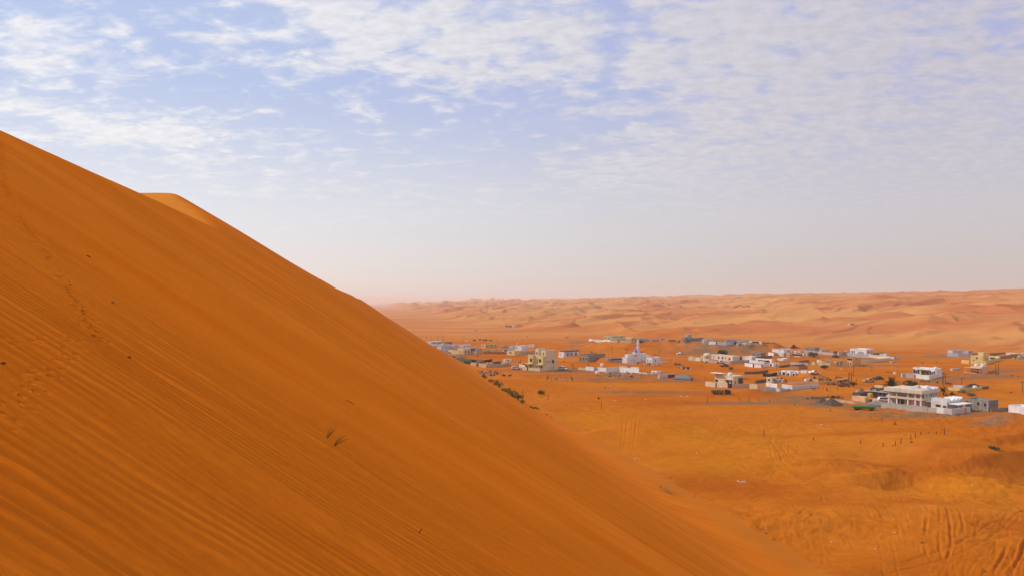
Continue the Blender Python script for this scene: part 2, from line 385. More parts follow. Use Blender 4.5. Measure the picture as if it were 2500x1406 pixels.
def grid_mesh(name, X, Y, Z, mat, mask=None, keep=None, loc=(0, 0, 0), rotz=0.0):
    """X, Y, Z: (nr, na) arrays in world space -> one smooth sheet"""
    nr, na = X.shape
    c, s_ = math.cos(-rotz), math.sin(-rotz)
    dx = X-loc[0]; dy = Y-loc[1]
    co = np.stack([dx*c-dy*s_, dx*s_+dy*c, Z-loc[2]], -1).reshape(-1, 3)
    i = np.arange(nr*na).reshape(nr, na)
    f = np.stack([i[:-1, :-1], i[:-1, 1:], i[1:, 1:], i[1:, :-1]], -1).reshape(-1, 4)
    if keep is not None:
        f = f[keep[:-1, :-1].reshape(-1)]
        used = np.zeros(nr*na, bool); used[f.ravel()] = True
        remap = np.cumsum(used)-1; f = remap[f]; co = co[used]
        if mask is not None: mask = mask.reshape(-1, 4)[used]
    me = bpy.data.meshes.new(name)
    me.vertices.add(len(co)); me.vertices.foreach_set('co', co.astype(np.float32).ravel())
    me.loops.add(f.size); me.loops.foreach_set('vertex_index', f.astype(np.int32).ravel())
    me.polygons.add(len(f)); me.polygons.foreach_set('loop_start', np.arange(0, f.size, 4, dtype=np.int32))
    me.polygons.foreach_set('use_smooth', np.ones(len(f), bool))
    me.update(calc_edges=True)
    if mask is not None:
        ca = me.color_attributes.new('mask', 'FLOAT_COLOR', 'POINT'); ca.data.foreach_set('color', mask.astype(np.float32).reshape(-1))
    me.materials.append(mat)
    o = bpy.data.objects.new(name, me); COL.objects.link(o); o.location = loc; o.rotation_euler = (0, 0, rotz)
    return o
def setting(o, label, cat, kind='structure'):
    o['kind'] = kind; o['label'] = label; o['category'] = cat; return o

# polar sheet: azimuth measured clockwise from +Y
QUICK = False
aa = []
def span(a, b, st): aa.extend(np.arange(a, b, st).tolist())
span(-180, -60, 6); span(-60, -16, 1.0); span(-16, 37.5, .062); span(37.5, 60, 1.0); span(60, 180.01, 6)
AZ = np.radians(np.array(aa))
rr = [2.0]
while rr[-1] < 70000:
    r = rr[-1]
    k = .25 if r < 60 else (.0034 if r < 420 else (.0042 if r < 4200 else (.012 if r < 14000 else .06)))
    rr.append(r*(1+k))
RR = np.array(rr)
RG, AG = np.meshgrid(RR, AZ, indexing='ij')
XG = RG*np.sin(AG); YG = RG*np.cos(AG)
ZG = G(XG, YG)
SG = XG*EX+YG*EY; TG = XG*TX+YG*TY
ZD_at = D(XG, YG)
# below the dune the valley sheet stays low
ZG = np.where(SG < 30, np.minimum(ZG, -1.5), ZG)
def smin_blend(zg, zd): return zg
def zg(x, y):
    """height of the open ground (not the great dune) at a point"""
    r = math.hypot(x, y); a = math.atan2(x, y)
    i = np.searchsorted(RR, r)-1; j = np.searchsorted(AZ, a)-1
    i = min(max(i, 0), len(RR)-2); j = min(max(j, 0), len(AZ)-2)
    u = (r-RR[i])/(RR[i+1]-RR[i]); w = (a-AZ[j])/(AZ[j+1]-AZ[j])
    return float((ZG[i, j]*(1-w)+ZG[i, j+1]*w)*(1-u)+(ZG[i+1, j]*(1-w)+ZG[i+1, j+1]*w)*u)
def at(px, py):
    """point of the open ground seen at a pixel of the photograph"""
    a = math.atan2(px-1250, F); j = int(np.searchsorted(AZ, a))
    col = ZG[:, j]; ray = EYE-(py-HZ)/F*RR*math.cos(a)
    ok = np.nonzero((ray <= col) & (RR > 70))[0]
    i = ok[0] if len(ok) else len(RR)-1
    d0 = (EYE-(py-HZ)/F*RR[i-1]*math.cos(a))-col[i-1]; d1 = col[i]-ray[i]
    r = RR[i-1]+(RR[i]-RR[i-1])*d0/(d0+d1+1e-9)
    return r*math.sin(a), r*math.cos(a), 0.0
def atz(px, py):
    x, y, _ = at(px, py); return x, y, zg(x, y)

# mask: R grey gravel, G ochre sand, B far sand colour with distance haze painted in
GRAV = [(1370, 904, 120, 8), (1530, 913, 90, 8), (1250, 896, 30, 4), (1760, 858, 110, 13), (1520, 838, 90, 7), (1820, 858, 60, 10), (1960, 975, 90, 10), (1850, 985, 150, 5), (2020, 985, 70, 12), (2250, 1012, 190, 9), (2120, 993, 90, 8),
        (2010, 887, 110, 3), (1500, 925, 100, 6), (2100, 893, 90, 3), (1900, 955, 60, 6), (2400, 920, 110, 6), (2280, 930, 70, 6), (2390, 1005, 80, 8), (2440, 905, 60, 4), (2080, 870, 120, 3), (1650, 930, 70, 4), (2420, 1035, 60, 8), (1420, 835, 40, 4), (2290, 868, 40, 4), (1570, 958, 140, 4)]
def mask_at(X, Y):
    PX = 1250+F*X/np.maximum(Y, 1); PY = HZ+F*EYE/np.maximum(Y, 1)
    g = np.zeros_like(X)
    for a, b, c, d in GRAV: g = np.maximum(g, np.exp(-(((PX-a)/c)**2+((PY-b)/d)**2)**1.5)*(Y > 0))
    yl = np.zeros_like(X)
    for a, b, c, d in ((1470, 1030, 150, 30), (1700, 1080, 230, 45), (2350, 1180, 160, 30), (1750, 1130, 200, 30)): yl = np.maximum(yl, .8*np.exp(-(((PX-a)/c)**2+((PY-b)/d)**2))*(Y > 0))
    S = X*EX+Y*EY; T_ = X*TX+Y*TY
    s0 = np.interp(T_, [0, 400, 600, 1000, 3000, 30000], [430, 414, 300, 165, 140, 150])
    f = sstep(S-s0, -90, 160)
    f = np.maximum(f, sstep(Y, 480, 1000)*.8)  # grows with distance, as painted haze
    return np.stack([g, yl, f, np.ones_like(g)], -1)
MK = mask_at(XG, YG)
VM = valley_mat()
farkeep = (SG > np.interp(TG, [0, 400, 600, 1000, 3000, 30000], [430, 414, 300, 165, 140, 150])) & (TG > -50)
o = grid_mesh('ground', XG, YG, ZG, VM, MK, keep=~farkeep)
setting(o, 'orange sand floor of the valley crossed by tyre tracks', 'ground')
o = grid_mesh('hills', XG, YG, ZG, VM, MK, keep=farkeep)
setting(o, 'pale pink and orange dune field rising on the far side of the valley', 'hills')

# great dune sheet
aa = []
span(-180, -50, 3); span(-50, -37, .5); span(-37, 30, .085); span(30, 60, 1.0); span(60, 180.01, 3)
AZ2 = np.radians(np.array(aa)); rr = [.5]
while rr[-1] < 1200: rr.append(rr[-1]*(1.0125))
RG2, AG2 = np.meshgrid(np.array(rr), AZ2, indexing='ij')
X2 = RG2*np.sin(AG2); Y2 = RG2*np.cos(AG2); Z2 = D(X2, Y2)
S2 = X2*EX+Y2*EY; T2 = X2*TX+Y2*TY
Gn = G(X2, Y2, False)
k_ = np.interp(T2, [60, 150, 300], [6.0, 4.5, 1.5])      # soft apron where the dune meets the floor
hb = np.clip(.5+.5*(Z2-Gn)/k_, 0, 1)
Dn = Z2
Z2 = Gn*(1-hb)+Z2*hb+k_*hb*(1-hb)-.06*(hb < .02)
def dune_line(px, py):
    """point of the dune's lee plane seen at a pixel"""
    kx = (px-1250)/F; kz = (HZ-py)/F
    l = np.exp(np.linspace(math.log(1.5), math.log(60), 3000)); i = int(np.argmax(EYE+kz*l <= D(kx*l, l)))
    return kx*l[i], l[i]
mk = np.zeros(X2.shape+(4,)); mk[..., 3] = 1
def stroke(pts, w, amp):
    for (a, b), (c, d) in zip(pts[:-1], pts[1:]):
        ax, ay = dune_line(a, b); cx_, cy_ = dune_line(c, d)
        vx, vy = cx_-ax, cy_-ay; L2 = vx*vx+vy*vy
        u = np.clip(((X2-ax)*vx+(Y2-ay)*vy)/L2, 0, 1)
        dd = np.hypot(X2-ax-u*vx, Y2-ay-u*vy)
        mk[..., 0] = np.maximum(mk[..., 0], amp*np.exp(-(dd/w)**2))
stroke([(240, 828), (215, 780), (160, 690), (100, 600), (55, 545), (20, 480), (3, 420), (2, 350)], .12, 1.4)
stroke([(20, 835), (120, 828), (210, 835)], .09, .3)
stroke([(190, 845), (140, 890), (90, 935), (40, 985), (0, 1025)], .10, .5)
mk[..., 1] = sstep(EYE-H0-TAN*S2-Z2, .3, 1.2)*sstep(-S2, 14, 18)  # knoll above the brink, where the painted sunlight goes
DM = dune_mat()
rz = math.atan2(EY, EX)
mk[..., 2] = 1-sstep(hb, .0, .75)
keep2 = (Dn > Gn-k_*1.0) & (RG2 < 1190)
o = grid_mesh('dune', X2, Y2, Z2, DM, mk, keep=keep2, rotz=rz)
setting(o, 'great orange dune with a steep rippled face filling the left foreground', 'dune')
# distant wall of air
# ---------------------------------------------------------------- building kit
_mats = {}
def paint(name, rgb, rough=.85, spec=.2, stain=.16, scale=.9, bump=0.0, metal=0.0):
    if name in _mats: return _mats[name]
    m, t, b = new_mat(name)
    b.inputs['Roughness'].default_value = rough; b.inputs['Specular IOR Level'].default_value = spec; b.inputs['Metallic'].default_value = metal
    v = mapped(t, (1, 1, .35))
    a = noise(t, v, scale, 5, .6)
    g = noise(t, mapped(t, (1, 1, 1)), scale*.23, 3, .5)
    c = mixc(t, 1.0, rgb, maprange(t, a, .25, .75, 1-stain, 1+stain*.35), 'MULTIPLY')
    c = mixc(t, maprange(t, g, .5, .8, 0, stain*1.6), c, (.42, .22, .09))      # blown sand and dust in patches
    L(t, c, b.inputs['Base Color'])
    if bump:
        bu = N(t, 'ShaderNodeBump', i_Strength=bump, i_Distance=.05); L(t, noise(t, mapped(t, (1, 1, 1)), 6, 4, .7), bu.inputs['Height']); L(t, bu.outputs[0], b.inputs['Normal'])
    _mats[name] = m; return m
def blockwork():
    m, t, b = new_mat('concrete_block')
    tcn = N(t, 'ShaderNodeTexCoord'); sx = N(t, 'ShaderNodeSeparateXYZ'); L(t, tcn.outputs['Object'], sx.inputs[0])
    cv_ = N(t, 'ShaderNodeCombineXYZ'); L(t, mathn(t, 'ADD', sx.outputs[0], sx.outputs[1]), cv_.inputs[0]); L(t, sx.outputs[2], cv_.inputs[1])
    br = N(t, 'ShaderNodeTexBrick', i_Scale=1.0); br.inputs['Brick Width'].default_value = .8; br.inputs['Row Height'].default_value = .42; br.inputs['Mortar Size'].default_value = .03
    br.inputs['Color1'].default_value = (.30, .25, .20, 1); br.inputs['Color2'].default_value = (.22, .18, .15, 1); br.inputs['Mortar'].default_value = (.42, .37, .31, 1)
    L(t, cv_.outputs[0], br.inputs['Vector'])
    c = mixc(t, 1.0, br.outputs[0], maprange(t, noise(t, mapped(t, (1, 1, 1)), .7, 5, .65), .25, .75, .7, 1.15), 'MULTIPLY')
    L(t, c, b.inputs['Base Color']); _mats['block'] = m; return m
P = {
 'white': paint('white_plaster', (.78, .76, .73)), 'offwhite': paint('offwhite_plaster', (.68, .65, .60)), 'cream': paint('cream_plaster', (.72, .60, .40)),
 'pale': paint('pale_beige_plaster', (.66, .56, .43)), 'beige': paint('beige_plaster', (.52, .40, .26)), 'yellow': paint('yellow_plaster', (.66, .50, .19)),
 'lemon': paint('lemon_plaster', (.70, .56, .24)), 'orange': paint('orange_plaster', (.80, .38, .12)), 'peach': paint('peach_plaster', (.72, .47, .27)),
 'pink': paint('pink_plaster', (.60, .40, .32)), 'mud': paint('mud_wall', (.36, .19, .09)), 'grey': paint('grey_render', (.40, .38, .36)),
 'bluegrey': paint('pale_blue_grey_plaster', (.50, .52, .56)), 'dgrey': paint('dark_grey_sheet', (.13, .12, .115)), 'darkwall': paint('dark_brown_wall', (.13, .10, .085)),
 'sage': paint('grey_green_plaster', (.50, .49, .41)), 'block': blockwork(), 'roof': paint('roof_screed', (.50, .47, .42)), 'wroof': paint('white_roof', (.80, .79, .77)),
 'glass': paint('dark_glass', (.025, .028, .032), .15, .6, .05), 'curtain': paint('green_curtain_glass', (.42, .50, .40), .25, .6, .1), 'frame': paint('window_frame', (.50, .47, .42), .5, .3, .05),
 'brown': paint('brown_gate', (.10, .05, .03), .6), 'rust': paint('rusty_iron', (.14, .055, .025), .8), 'black': paint('black_cloth', (.018, .017, .018), .95), 'iron': paint('grey_iron', (.22, .22, .21), .5, .4),
 'tank': paint('white_plastic_tank', (.80, .80, .78), .4, .4, .05), 'ytank': paint('yellow_plastic_tank', (.60, .38, .05), .4, .4, .1), 'purple': paint('purple_tile', (.13, .10, .42), .3, .5, .08),
 'wood': paint('weathered_wood', (.16, .075, .03), .9), 'green': paint('green_netting', (.05, .16, .11), .8), 'grass': paint('bright_green_cover', (.05, .20, .02), .7), 'blue': paint('blue_sheet', (.10, .18, .42), .5),
 'stripe': paint('striped_tent_cloth', (.23, .22, .21), .95, .1, .35, 3.0), 'tyre': paint('rubber', (.02, .02, .02), .9), 'carwhite': paint('white_car_paint', (.78, .78, .76), .25, .5, .04), 'carblack': paint('black_car_paint', (.03, .03, .035), .25, .5, .04),
 'carbeige': paint('beige_car_paint', (.45, .36, .24), .4, .5, .1), 'limegreen': paint('lime_panel', (.45, .52, .08), .6), 'leaf': None, 'lightgrey': paint('light_grey_plaster', (.56, .55, .54)), 'hay': paint('dry_hay', (.35, .33, .12), 1.0, .05, .3, 4), 'plastic': paint('white_litter', (.70, .68, .64), .6, .3, .1),
}
class MB:
    def __init__(s): s.v = []; s.f = []
    def add(s, vs, fs):
        n = len(s.v); s.v += [tuple(p) for p in vs]; s.f += [tuple(n+i for i in q) for q in fs]
    def box(s, x0, x1, y0, y1, z0, z1, tx=0, ty=0):
        s.add([(x0, y0, z0), (x1, y0, z0), (x1, y1, z0), (x0, y1, z0), (x0+tx, y0+ty, z1), (x1-tx, y0+ty, z1), (x1-tx, y1-ty, z1), (x0+tx, y1-ty, z1)],
              [(0, 3, 2, 1), (4, 5, 6, 7), (0, 1, 5, 4), (1, 2, 6, 5), (2, 3, 7, 6), (3, 0, 4, 7)])
        return s
    def hull(s, poly, z0, z1):
        n = len(poly); s.add([(x, y, z0) for x, y in poly]+[(x, y, z1) for x, y in poly],
              [tuple(range(n-1, -1, -1)), tuple(range(n, 2*n))]+[(i, (i+1) % n, n+(i+1) % n, n+i) for i in range(n)]); return s
    def tube(s, pts, r, n=6):
        pts = [Vector(p) for p in pts]; rs = r if isinstance(r, (list, tuple)) else [r]*len(pts); base = len(s.v)
        for i, p in enumerate(pts):
            d = (pts[min(i+1, len(pts)-1)]-pts[max(i-1, 0)]).normalized()
            a = d.orthogonal().normalized(); b = d.cross(a)
            for k in range(n):
                an = 2*math.pi*k/n; s.v.append(tuple(p+(a*math.cos(an)+b*math.sin(an))*rs[i]))
        for i in range(len(pts)-1):
            for k in range(n): s.f.append((base+i*n+k, base+i*n+(k+1) % n, base+(i+1)*n+(k+1) % n, base+(i+1)*n+k))
        s.f.append(tuple(base+k for k in range(n-1, -1, -1))); e = base+(len(pts)-1)*n; s.f.append(tuple(e+k for k in range(n))); return s
    def lathe(s, prof, n=14, c=(0, 0)):
        base = len(s.v)
        for r, z in prof:
            for k in range(n): an = 2*math.pi*k/n; s.v.append((c[0]+r*math.cos(an), c[1]+r*math.sin(an), z))
        for i in range(len(prof)-1):
            for k in range(n): s.f.append((base+i*n+k, base+i*n+(k+1) % n, base+(i+1)*n+(k+1) % n, base+(i+1)*n+k))
        s.f.append(tuple(base+k for k in range(n-1, -1, -1))); e = base+(len(prof)-1)*n; s.f.append(tuple(e+k for k in range(n))); return s
    def build(s, name, mat, parent=None, loc=None, rz=0, smooth=False, label=None):
        me = bpy.data.meshes.new(name); me.from_pydata(s.v, [], s.f); me.update()
        if smooth:
            for p in me.polygons: p.use_smooth = True
        me.materials.append(P[mat] if isinstance(mat, str) else mat)
        o = bpy.data.objects.new(name, me); COL.objects.link(o)
        if parent: o.parent = parent
        if loc is not None: o.location = loc
        if rz: o.rotation_euler = (0, 0, rz)
        if label: o['label'] = label
        return o
def tag(o, label, cat, group=None):
    o['label'] = label; o['category'] = cat
    if group: o['group'] = group
    return o
def empty(name, loc, rz, label, cat, group=None):
    o = bpy.data.objects.new(name, None); COL.objects.link(o); o.location = loc; o.rotation_euler = (0, 0, rz); o.empty_display_size = .5
    return tag(o, label, cat, group)
def copy_tree(o, parent=None):
    c = o.copy(); COL.objects.link(c); c.parent = parent
    for ch in list(o.children): copy_tree(ch, c)
    return c

class House: pass
def frame(pxL, pxC, pxR, pyC, th=None, depth=9.0):
    x, y, _ = at(pxC, pyC); k = (pxC-1250)/F
    if th is None: th = math.degrees(math.atan(k))+27
    th = R(th); c, s = math.cos(th), math.sin(th)
    lam = (x-(pxL-1250)/F*y)/(c+(pxL-1250)/F*s) if pxL < pxC-.4 else depth
    dd = s-(pxR-1250)/F*c
    mu = ((pxR-1250)/F*y-x)/dd if (pxR > pxC+.4 and dd > .05) else depth
    mu = min(max(mu, 1.0), 60); lam = min(max(lam, 1.0), 80)
    zs = [zg(x, y), zg(x-c*lam, y+s*lam), zg(x+s*mu, y+c*mu)]
    return x, y, zs[0], math.pi/2-th, lam, mu, min(zs)-zs[0]
def window(par, face, a, b, w, h, H, mat='glass', fmat='frame', base=0.0):
    """face 'L' is the plane x=0 (runs along y), 'R' is the plane y=0 (runs along x)"""
    lam, mu = H.lam, H.mu; zc = base+b*H.h
    fr = MB(); pn = MB(); t = .07
    def bx(mb, u0, u1, z0, z1, d0, d1):
        if face == 'L': mb.box(-d1, -d0, lam*(1-a)-u1, lam*(1-a)-u0, z0, z1)
        else: mb.box(mu*a+u0, mu*a+u1, -d1, -d0, z0, z1)
    bx(fr, -w/2, w/2, zc+h/2-t, zc+h/2, .003, .06); bx(fr, -w/2, w/2, zc-h/2, zc-h/2+t, .003, .09)
    bx(fr, -w/2, -w/2+t, zc-h/2+t, zc+h/2-t, .003, .06); bx(fr, w/2-t, w/2, zc-h/2+t, zc+h/2-t, .003, .06)
    bx(pn, -w/2+t, w/2-t, zc-h/2+t, zc+h/2-t, .004, .025)
    f = fr.build('window', fmat, par); pn.build('pane', mat, f); return f
def slab(par, name, mat, x0, x1, y0, y1, z0, z1):
    return MB().box(x0, x1, y0, y1, z0, z1).build(name, mat, par)
def shell(mb, x0, x1, y0, y1, z0, h, par=.45, w=.22):
    """walls with a parapet that stands round a sunk roof"""
    z = h-par
    o = [(x0, y0), (x1, y0), (x1, y1), (x0, y1)]; i = [(x0+w, y0+w), (x1-w, y0+w), (x1-w, y1-w), (x0+w, y1-w)]
    vs = [(a, b, z0) for a, b in o]+[(a, b, h) for a, b in o]+[(a, b, h) for a, b in i]+[(a, b, z) for a, b in i]
    fs = [(3, 2, 1, 0)]
    for k in range(4):
        j = (k+1) % 4; fs += [(k, j, 4+j, 4+k), (4+k, 4+j, 8+j, 8+k), (8+k, 8+j, 12+j, 12+k)]
    mb.add(vs, fs)
def house(label, pxL, pxC, pxR, pyC, hpx, mat, Lw=0, Rw=0, th=None, cat='house', name='house', depth=9.0, roof='roof', par=.45, door=None, group=None, band=False, tanks=0):
    H = House(); x, y, z, rz, lam, mu, low = frame(pxL, pxC, pxR, pyC, th, depth)
    H.lam, H.mu, H.h, H.y = lam, mu, hpx*y/F, y
    e = empty(name, (x, y, z), rz, label, cat, group); H.e = e; H.rz = rz; H.loc = Vector((x, y, z))
    par = min(par, H.h*.18)
    mb = MB(); shell(mb, 0, mu, 0, lam, min(low, 0)-1.6, H.h, par); mb.build('wall', mat, e)
    MB().box(.2, mu-.2, .2, lam-.2, H.h-par-.12, H.h-par+.02).build('roof', roof, e)
    if band: MB().box(-.06, mu+.06, -.06, lam+.06, H.h-par-.25, H.h-par-.08).build('cornice', mat, e)
    for face, ws in (('L', Lw), ('R', Rw)):
        ln = lam if face == 'L' else mu
        if isinstance(ws, int):
            n = ws; ws = [((i+.5)/n, .55, min(1.3, ln/n*.45), min(1.35, H.h*.36)) for i in range(n)]
        for w in ws: window(e, face, w[0], w[1], w[2], w[3], H, *(w[4:] if len(w) > 4 else ()))
    if door:
        face, a, col = door; dw, dh = 1.1, min(2.2, H.h*.62)
        if face == 'L': MB().box(-.05, -.004, lam*(1-a)-dw/2, lam*(1-a)+dw/2, 0, dh).build('door', col, e)
        else: MB().box(mu*a-dw/2, mu*a+dw/2, -.05, -.004, 0, dh).build('door', col, e)
    return H
def wall(label, pts, hpx, mat, name='yard_wall', cat='wall', gates=(), thick=.25, cope=None, posts=0, group=None, h=None):
    """free-standing wall along ground pixels; gates: (segment, from, to, material)"""
    W = [atz(*p) for p in pts]; o = W[0]
    if h is None: h = hpx*W[len(W)//2][1]/F
    e = empty(name, o, 0, label, cat, group); mb = MB(); cp = MB()
    for i in range(len(W)-1):
        a = Vector(W[i]); b = Vector(W[i+1]); d = (b-a); ln = math.hypot(d.x, d.y)
        if ln < .1: continue
        ux, uy = d.x/ln, d.y/ln; nx, ny = -uy*thick/2, ux*thick/2
        cuts = [0, 1]
        for g in gates:
            if g[0] == i: cuts += [g[1], g[2]]
        cuts = sorted(set(cuts))
        for c0, c1 in zip(cuts[:-1], cuts[1:]):
            gt = [g for g in gates if g[0] == i and abs(g[1]-c0) < 1e-6]
            p = a.lerp(b, c0); q = a.lerp(b, c1); hh = h*(.92 if gt else 1); t = .3 if gt else 1
            vs = []
            n = max(1, int(ln*(c1-c0)/6))
            tgt = MB() if gt else mb
            ext = 0 if gt else thick*.49
            for k in range(n):
                s0 = p.lerp(q, k/n); s1 = p.lerp(q, (k+1)/n)
                if k == 0 and c0 == 0 and not gt: s0 = s0-Vector((ux, uy, 0))*ext
                za = zg(s0.x, s0.y); zb = zg(s1.x, s1.y)
                zt0 = a.z+(b.z-a.z)*(c0+(c1-c0)*k/n)+hh; zt1 = a.z+(b.z-a.z)*(c0+(c1-c0)*(k+1)/n)+hh
                vs = [(s0.x-nx*t, s0.y-ny*t, min(za, zb)-1.2), (s0.x+nx*t, s0.y+ny*t, min(za, zb)-1.2), (s0.x-nx*t, s0.y-ny*t, zt0), (s0.x+nx*t, s0.y+ny*t, zt0),
                      (s1.x-nx*t, s1.y-ny*t, min(za, zb)-1.2), (s1.x+nx*t, s1.y+ny*t, min(za, zb)-1.2), (s1.x-nx*t, s1.y-ny*t, zt1), (s1.x+nx*t, s1.y+ny*t, zt1)]
                vs = [(v[0]-o[0], v[1]-o[1], v[2]-o[2]) for v in vs]
                tgt.add(vs, [(0, 4, 6, 2), (1, 3, 7, 5), (2, 6, 7, 3), (0, 2, 3, 1), (4, 5, 7, 6)])
                if cope and not gt:
                    z_ = .06; vv = [(s0.x-nx*1.5, s0.y-ny*1.5, zt0+.003), (s0.x+nx*1.5, s0.y+ny*1.5, zt0+.003), (s1.x+nx*1.5, s1.y+ny*1.5, zt1+.003), (s1.x-nx*1.5, s1.y-ny*1.5, zt1+.003)]
                    vv = [(v[0]-o[0], v[1]-o[1], v[2]-o[2]) for v in vv]; cp.add(vv+[(v[0], v[1], v[2]+z_) for v in vv], [(0, 3, 2, 1), (4, 5, 6, 7), (0, 1, 5, 4), (1, 2, 6, 5), (2, 3, 7, 6), (3, 0, 4, 7)])
            if gt: tgt.build('gate', gt[0][3], e)
        if posts:
            n = max(1, int(ln/posts))
            for k in range(n+1):
                q = a.lerp(b, k/n); zt = q.z+h+.12
                mb.box(q.x-o[0]-.19, q.x-o[0]+.19, q.y-o[1]-.19, q.y-o[1]+.19, q.z-o[2]-1, zt-o[2])
    mb.build('wall', mat, e)
    if cope: cp.build('coping', cope, e)
    return e
def tank(loc, label, r=.7, h=1.3, mat='tank', name='water_tank', cat='water tank', stand=0.0):
    e = empty(name, loc, rnd.uniform(0, 3), label, cat)
    MB().lathe([(r*.96, stand), (r, stand+.05), (r, stand+h*.45), (r*1.03, stand+h*.5), (r, stand+h*.55), (r, stand+h*.86), (r*.75, stand+h*.97), (r*.3, stand+h)], 14).build('barrel', mat, e)
    MB().lathe([(r*.28, stand+h-.01), (r*.28, stand+h+.08), (r*.1, stand+h+.11)], 10).build('lid', mat, e)
    if stand:
        for i in range(4):
            a = i*math.pi/2+.7; MB().box(r*.8*math.cos(a)-.05, r*.8*math.cos(a)+.05, r*.8*math.sin(a)-.05, r*.8*math.sin(a)+.05, -.5, stand-.002).build('leg', 'rust', e)
    return e
def on_roof(H, fx, fy, dz=0.0):
    p = Matrix.Rotation(H.rz, 4, 'Z') @ Vector((H.mu*fx, H.lam*fy, H.h-min(.45, H.h*.18)+.02+dz)); return H.loc+p
def canopy(par, x0, x1, y0, y1, z, mat, legs=True, slope=0.0, legmat='iron'):
    c = MB().box(x0, x1, y0, y1, z, z+.14).build('canopy', mat, par)
    if legs:
        for a in (x0+.12, x1-.12):
            for b in (y0+.12, y1-.12): MB().box(a-.06, a+.06, b-.06, b+.06, -1.0, z-.003).build('post', legmat, c)
    return c
# ---------------------------------------------------------------- village, far left to right
h = house
# far left cluster
h('long pale grey flat building at the far left end beside the dune edge', 1034, 1052, 1082, 842, 8, 'bluegrey', 0, 2, roof='wroof', th=50)
h('low violet-grey yard building in front of the long grey one by the dune edge', 1042, 1056, 1076, 849, 7, 'lightgrey', 1, 1, roof='wroof', th=50)
h('small bright white house at the left edge between grey buildings and peach house', 1072, 1078, 1084, 846, 7, 'white', 0, 0)
h('grey unfinished house standing behind the small peach house', 1083, 1091, 1104, 842, 8, 'block', [(.5, .55, 1.4, 1.6)], 2, th=48)
h('small peach house with two dark windows at the left end', 1082, 1092, 1100, 847, 7, 'peach', 2, 0)
h('small pinkish white house right of the peach one at the left end', 1101, 1106, 1120, 847, 6.5, 'offwhite', 1, 1)
h('white and grey flat house with two windows behind the left cream house', 1121, 1128, 1149, 851, 9, 'white', [(.5, .55, .8, 1.0)], 2)
h('wide pale blue-grey house rising above the left dune edge', 1066, 1077, 1113, 854, 9, 'bluegrey', 0, [(.3, .35, 1.6, .5), (.7, .35, 1.6, .5)], th=52)
h('lower blue-grey house half hidden by the dune edge in front of the wide one', 1063, 1075, 1095, 862, 9, 'bluegrey', 1, [(.2, .5, 1, .8)], th=50)
h('pinkish low hut with cluttered front beside the dune edge', 1084, 1087, 1102, 865, 5, 'pink', 1, 1)
wall('long cream garden wall left of the cream house with two windows', [(1095, 863), (1119, 865), (1132, 866)], 10, 'lemon')
Hc = h('cream house with two tall windows on its right side, left part of village', 1117, 1132, 1149, 865, 14, 'cream', 0, [(.27, .45, 1.1, 2), (.66, .45, 1.1, 2)], th=42)
wall('beige yard wall running right from the cream two window house', [(1149, 864), (1164, 865), (1178, 864)], 7, 'beige', cope='pale')
wall('brown mud yard wall between the beige wall and the cream gatehouse yard', [(1180, 863), (1210, 864), (1238, 864)], 6, 'mud', cope='peach')
h('long mustard yellow house with three windows behind low sheds', 1175, 1185, 1214, 849, 8.5, 'yellow', 1, 3, th=45)
h('narrow beige house with dark doorway behind the grey sheds', 1223, 1227, 1241, 851, 8, 'beige', 1, 1)
h('low dark grey shed behind the cream two window house', 1143, 1146, 1160, 857, 6, 'dgrey', 0, 0, name='shed', cat='shed')
h('low mid grey shed with pale roof between dark shed and yellow house', 1160, 1163, 1177, 858, 6, 'grey', 0, 1, name='shed', cat='shed', roof='wroof')
h('small beige annexe in front of the mustard yellow house', 1180, 1186, 1198, 860, 6, 'beige', 1, 1, name='shed', cat='shed')
h('long peach-roofed low building in front of the mustard yellow house', 1199, 1201, 1223, 858, 5, 'peach', 0, 1, name='shed', cat='shed', roof='peach')
h('small white carport building with dark opening left of the white tower house', 1229, 1240, 1256, 858, 6, 'offwhite', [(.55, .5, 2.6, 1.4)], 0, roof='dgrey')
h('white and grey block house standing highest behind the cream corner yard', 1258, 1273, 1289, 856, 12, 'white', [(.15, .6, .7, 1.4)], 0, th=40)
h('cream corner house with long beige side wall left of the cream villa', 1237, 1256, 1272, 867, 11, 'lemon', 1, 0, th=42)
wall('long beige yard wall running from the cream corner house towards the villa', [(1272, 865), (1288, 864), (1304, 862)], 8, 'beige', cope='white')
h('tiny white house alone on the sand behind the two power poles', 1291, 1303, 1309, 846, 5, 'white', 1, 0)
h('lone grey cabin on the far sand above the cream villa', 1380, 1383, 1388, 825, 3.5, 'grey', 1, 1, name='cabin', cat='cabin')
h('tiny white cabin on far sand left of the palm grove', 1137, 1139, 1142, 833, 3, 'white', 0, 0, name='cabin', cat='cabin')
h('tiny cream cabin on far sand beside the bare flats', 1261, 1264, 1267, 840, 3.2, 'cream', 0, 0, name='cabin', cat='cabin')
h('tiny white cabin on the flats right of the palm grove', 1222, 1223.5, 1225, 832, 3.4, 'offwhite', 0, 0, name='cabin', cat='cabin')
h('distant dark roofed farm block among the dunes, left', 1234, 1246, 1249, 798, 3.5, 'dgrey', 1, 0, th=40)
h('distant white farm block beside the dark roofed one among dunes', 1250, 1254, 1259, 798, 3, 'white', 0, 0)
h('faint small farm on the slope under the distant dunes, left', 1157, 1163, 1166, 807.5, 2.6, 'pink', 1, 0)
h('faint pale hut beside the small farm under the distant dunes', 1172, 1174, 1177, 807.5, 2.4, 'offwhite', 0, 0, name='hut', cat='hut')
